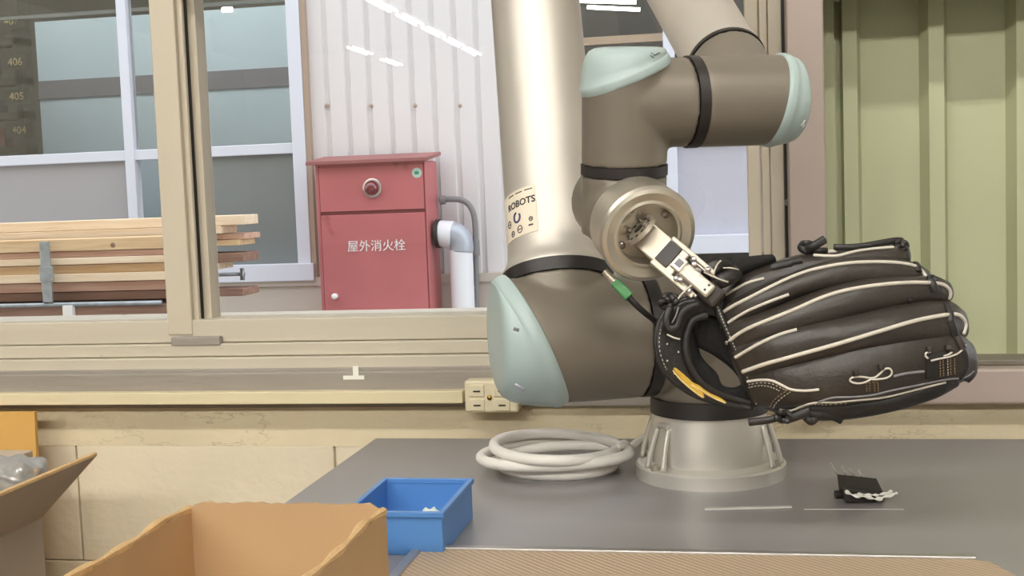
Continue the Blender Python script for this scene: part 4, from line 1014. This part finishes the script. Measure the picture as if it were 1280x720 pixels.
# laces
def lace(pts, r_=.0022, flat=.55, name='lace', n=24, m_='lace'):
    b = B(); tube(b, pts, r_, 8, n, flat, TOCAM); return obj(name, b, m_, gl, True)
S_ = lambda *pp, l=.0015: [on(x, y, l) for x, y in pp]
lace(S_((1145,329),(1147,333),(1148,339), l=.0016), .0030); lace(S_((1162,349),(1166,356),(1169,364), l=.0018), .0034); lace([on(1160,348,.002), on(1165,346,.003), on(1171,350,.002)], .002)
lace(S_((1184,380),(1187,390),(1189,401), l=.0018), .0032); lace(S_((1187,400),(1192,412),(1194,420), l=.002), .0034); lace(S_((1194,418),(1200,428),(1204,436), l=.002), .0030, m_='rubber')
lace(S_((1136,374),(1138,377.5), l=.001), .0018)
lace(S_((964,335),(976,332),(990,329), l=.0014), .0034); lace(S_((975,331),(988,328),(1003,325.5), l=.0018), .0026)
lace([g3(1042,309,.020), g3(1060,309,.021), g3(1082,307,.020), g3(1104,303,.017), g3(1120,300.5,.014), g3(1128,301,.012)], .0026, .7)
def knot(px, py, d, s, name='lace_knot', seed=0):
    rnd = random.Random(seed); b = B()
    for k in range(3):
        a0 = rnd.uniform(0, 6); pts = [g3(px + s * math.cos(a0 + i * 1.05) * (1 - .15 * k), py + s * .62 * math.sin(a0 + i * 1.05 + .4 * k), d + .0035 * math.sin(i * 2.1 + k)) for i in range(6)]
        tube(b, [Vector(p) for p in crom([tuple(p) for p in pts + pts[:1]], 24)], .0023, 7, None, .7, TOCAM)
    return obj(name, b, 'lace', gl, True)
knot(1009, 309, .016, 9, seed=1); knot(1126, 307, .012, 8, seed=4); knot(980, 521, .042, 9, seed=7)
lace([g3(1006,313,.018), g3(1018,307,.024), g3(1031,299,.022)], .0034); lace([g3(1010,312,.018), g3(1024,313,.022), g3(1034,313,.02)], .0024); lace([g3(1028,318,.018), g3(1040,314,.021), g3(1048,318,.018)], .0014, .5, m_='welt')
lace([g3(976,521,.042), g3(960,525,.042), g3(944,527,.040), g3(936,528,.038)], .0030); lace([g3(984,524,.042), g3(996,520,.046), g3(1012,513,.048)], .0036); lace([g3(1012,516,.042), g3(1030,518,.042), g3(1044,522,.040), g3(1052,526,.038)], .0030); lace([g3(1008,521,.040), g3(1014,526,.041), g3(1020,521,.040)], .0036)
# white edged lace loops on the thumb side
for lp_ in ([(1090,473),(1082,478),(1070,479.5),(1062,476),(1066,471.5),(1078,471),(1090,473),(1098,469),(1106,461),(1113,461),(1115,467),(1108,473),(1090,474.5)], [(1190,440),(1186,443),(1180,445)], [(1160,448),(1157,445),(1158,441),(1164,440)], [(1164,451),(1172,449),(1182,447),(1190,445),(1200,440),(1207,431)]):
    b = B(); tube(b, over(lp_, 44, .0010), .0008, 6); obj('white_loop', b, 'welt', gl, True)
for (x, y, w_) in ((1069, 466, 3.6), (1101, 458, 3.6), (1162, 436, 4), (1186, 434, 5)):
    lace(S_((x, y - 3), (x + .6, y), (x + 1.2, y + 4), l=.0022), w_ * .00064, m_='pipe' if False else 'rubber')
# dark roll at the upper wrist, white edged loops beside the jaw
lace([g3(884,348,.020), g3(888,338,.024), g3(897,332,.024), g3(906,334,.020), g3(910,342,.018)], .0062, .6, 'strap_loop')
lace([g3(893,354,.022), g3(903,350,.026), g3(914,345,.024), g3(922,339,.020)], .0064, .6, 'strap_loop')
lace([g3(880,340,.028), g3(890,345,.032), g3(902,350,.032), g3(910,352.5,.030)], .0007, 1, 'white_edge', m_='welt'); lace([g3(892,343,.030), g3(894,336,.031), g3(897,330,.029), g3(901,326,.026)], .0007, 1, 'white_edge', m_='welt'); lace([g3(904,335,.028), g3(914,335,.030), g3(923,337,.026)], .0006, 1, 'white_edge', m_='welt')
b = B(); loft(b, [(g3(900,330,.004), g3(908,352,.010), .008), (g3(930,324,.006), g3(938,340,.012), .009), (g3(962,321,.006), g3(966,332,.010), .008)], 18, 20, tip=.004, tip0=.003); obj('wrist_pad', b, 'lining', gl, True)
# wrist strap: broad band sweeping round the opening
SB = [ # outer edge, inner edge, nearness
 (884,372, 897,396, .020), (866,372, 884,394, .024), (846,378, 868,399, .026), (829,393, 860,412, .026), (820,415, 857,430, .026), (820,440, 860,450, .026), (830,464, 870,470, .025), (848,482, 884,484, .024), (872,496, 902,493, .022), (905,505, 922,500, .020), (940,511, 938,504, .018)]
b = B(); loft(b, [(g3(a, c, d + .002), g3(e, f, d - .004), .0036) for a, c, e, f, d in SB], 20, 60, e=.6, tip=.002, tip0=.002); sbm = b; 
bs = B(); me_ = bpy.data.meshes.new('t'); b.to_mesh(me_); bs.from_mesh(me_); bpy.data.meshes.remove(me_); bmesh.ops.recalc_face_normals(bs, faces=bs.faces[:])
strap = obj('wrist_strap', b, 'leatherD', gl, True)
BV = BVHTree.FromBMesh(bs)
b = B(); tube(b, [g3(e, f, d + .0005) for a, c, e, f, d in SB[1:]], .0034, 10, 50); obj('strap_roll', b, 'leatherD', strap, True)
b = B(); tube(b, [g3(a + .5, c, d + .002) for a, c, e, f, d in SB], .0022, 8, 50); obj('strap_binding', b, 'leatherD', strap, True)
stitches([(826,412),(824,425),(825,440),(830,455),(834,463)], 11, .0004)
b = B()
for x, y in ((848,440),(834,430),(834,451),(843,467)): lathe(b, on(x, y, .0), TOCAM, [(0, .0009), (.0006, .0007)], 8)
obj('eyelets', b, 'thread', strap)
# yellow embroidered band on the strap
def band(q):
    b = B(); loft(b, [(on(a, c, .0002), on(e, f, .0002), .0013) for a, c, e, f in q], 12, 24, e=.6, tip=.001, tip0=.001); return obj('yellow_band', b, 'yellow', strap, True)
band([(842,462,845,460), (849,472,855,468), (860,484,867,479), (870,492,877,488), (879,497,880,495)])
band([(864,480,866,478), (874,489,880,485), (889,497,893,493), (906,504,907,502)])
lace([on(841,463,.0012), on(850,474,.0014), on(862,485,.0014), on(874,494,.0014), on(879,497,.0012)], .0006, 1, 'gold_edge', m_='yellowl'); lace([on(864,481,.0014), on(878,489,.0015), on(893,498,.0014), on(907,504,.0012)], .0006, 1, 'gold_edge', m_='yellowl')
# inner lining of the opening
b = B(); loft(b, [(g3(872,392,.006), g3(876,436,.004), .006), (g3(884,388,.008), g3(891,444,.004), .008), (g3(898,392,.008), g3(908,456,.006), .008), (g3(908,412,.010), g3(920,468,.008), .007), (g3(922,444,.012), g3(930,484,.010), .006), (g3(934,474,.012), g3(940,500,.010), .005)], 20, 36, tip=.003, tip0=.004); obj('opening_lining', b, 'lining', gl, True)
b = B(); loft(b, [(g3(850,408,.000), g3(872,400,.000), .006), (g3(850,430,-.002), g3(874,436,.000), .007), (g3(858,456,-.002), g3(882,452,.000), .007), (g3(872,478,.000), g3(896,466,.000), .007), (g3(892,495,.002), g3(903,481,.002), .006), (g3(918,504,.004), g3(918,484,.004), .005), (g3(938,508,.008), g3(930,478,.008), .004)], 18, 36, tip=.002, tip0=.003); obj('opening_fleece', b, 'lining', gl, True)
# laces and knot on the strap's upper left
knot(838, 374, .030, 9, seed=11); knot(832, 380, .030, 7, seed=12)
lace([g3(838,384,.034), g3(833,398,.036), g3(836,410,.036), g3(846,408,.036), g3(850,396,.036), g3(858,386,.036), g3(874,380,.034)], .0030, .7)
lace([g3(846,376,.032), g3(852,368,.034), g3(860,360,.032), g3(868,354,.030)], .0008, 1, 'white_edge', m_='welt')
lace([g3(834,418,.033), g3(842,422,.035), g3(850,424,.034)], .0007, 1, 'white_edge', m_='welt'); lace([g3(848,384,.0375), g3(845,394,.0385), g3(840,404,.0385)], .0006, 1, 'white_edge', m_='pipe')
b = B(); loft(b, [(g3(862,362,.012), g3(868,388,.014), .006), (g3(880,356,.012), g3(890,392,.016), .009), (g3(898,360,.010), g3(902,390,.014), .009)], 18, 20, tip=.004, tip0=.004); obj('thumb_pad', b, 'leatherD', gl, True)
bmall.free()
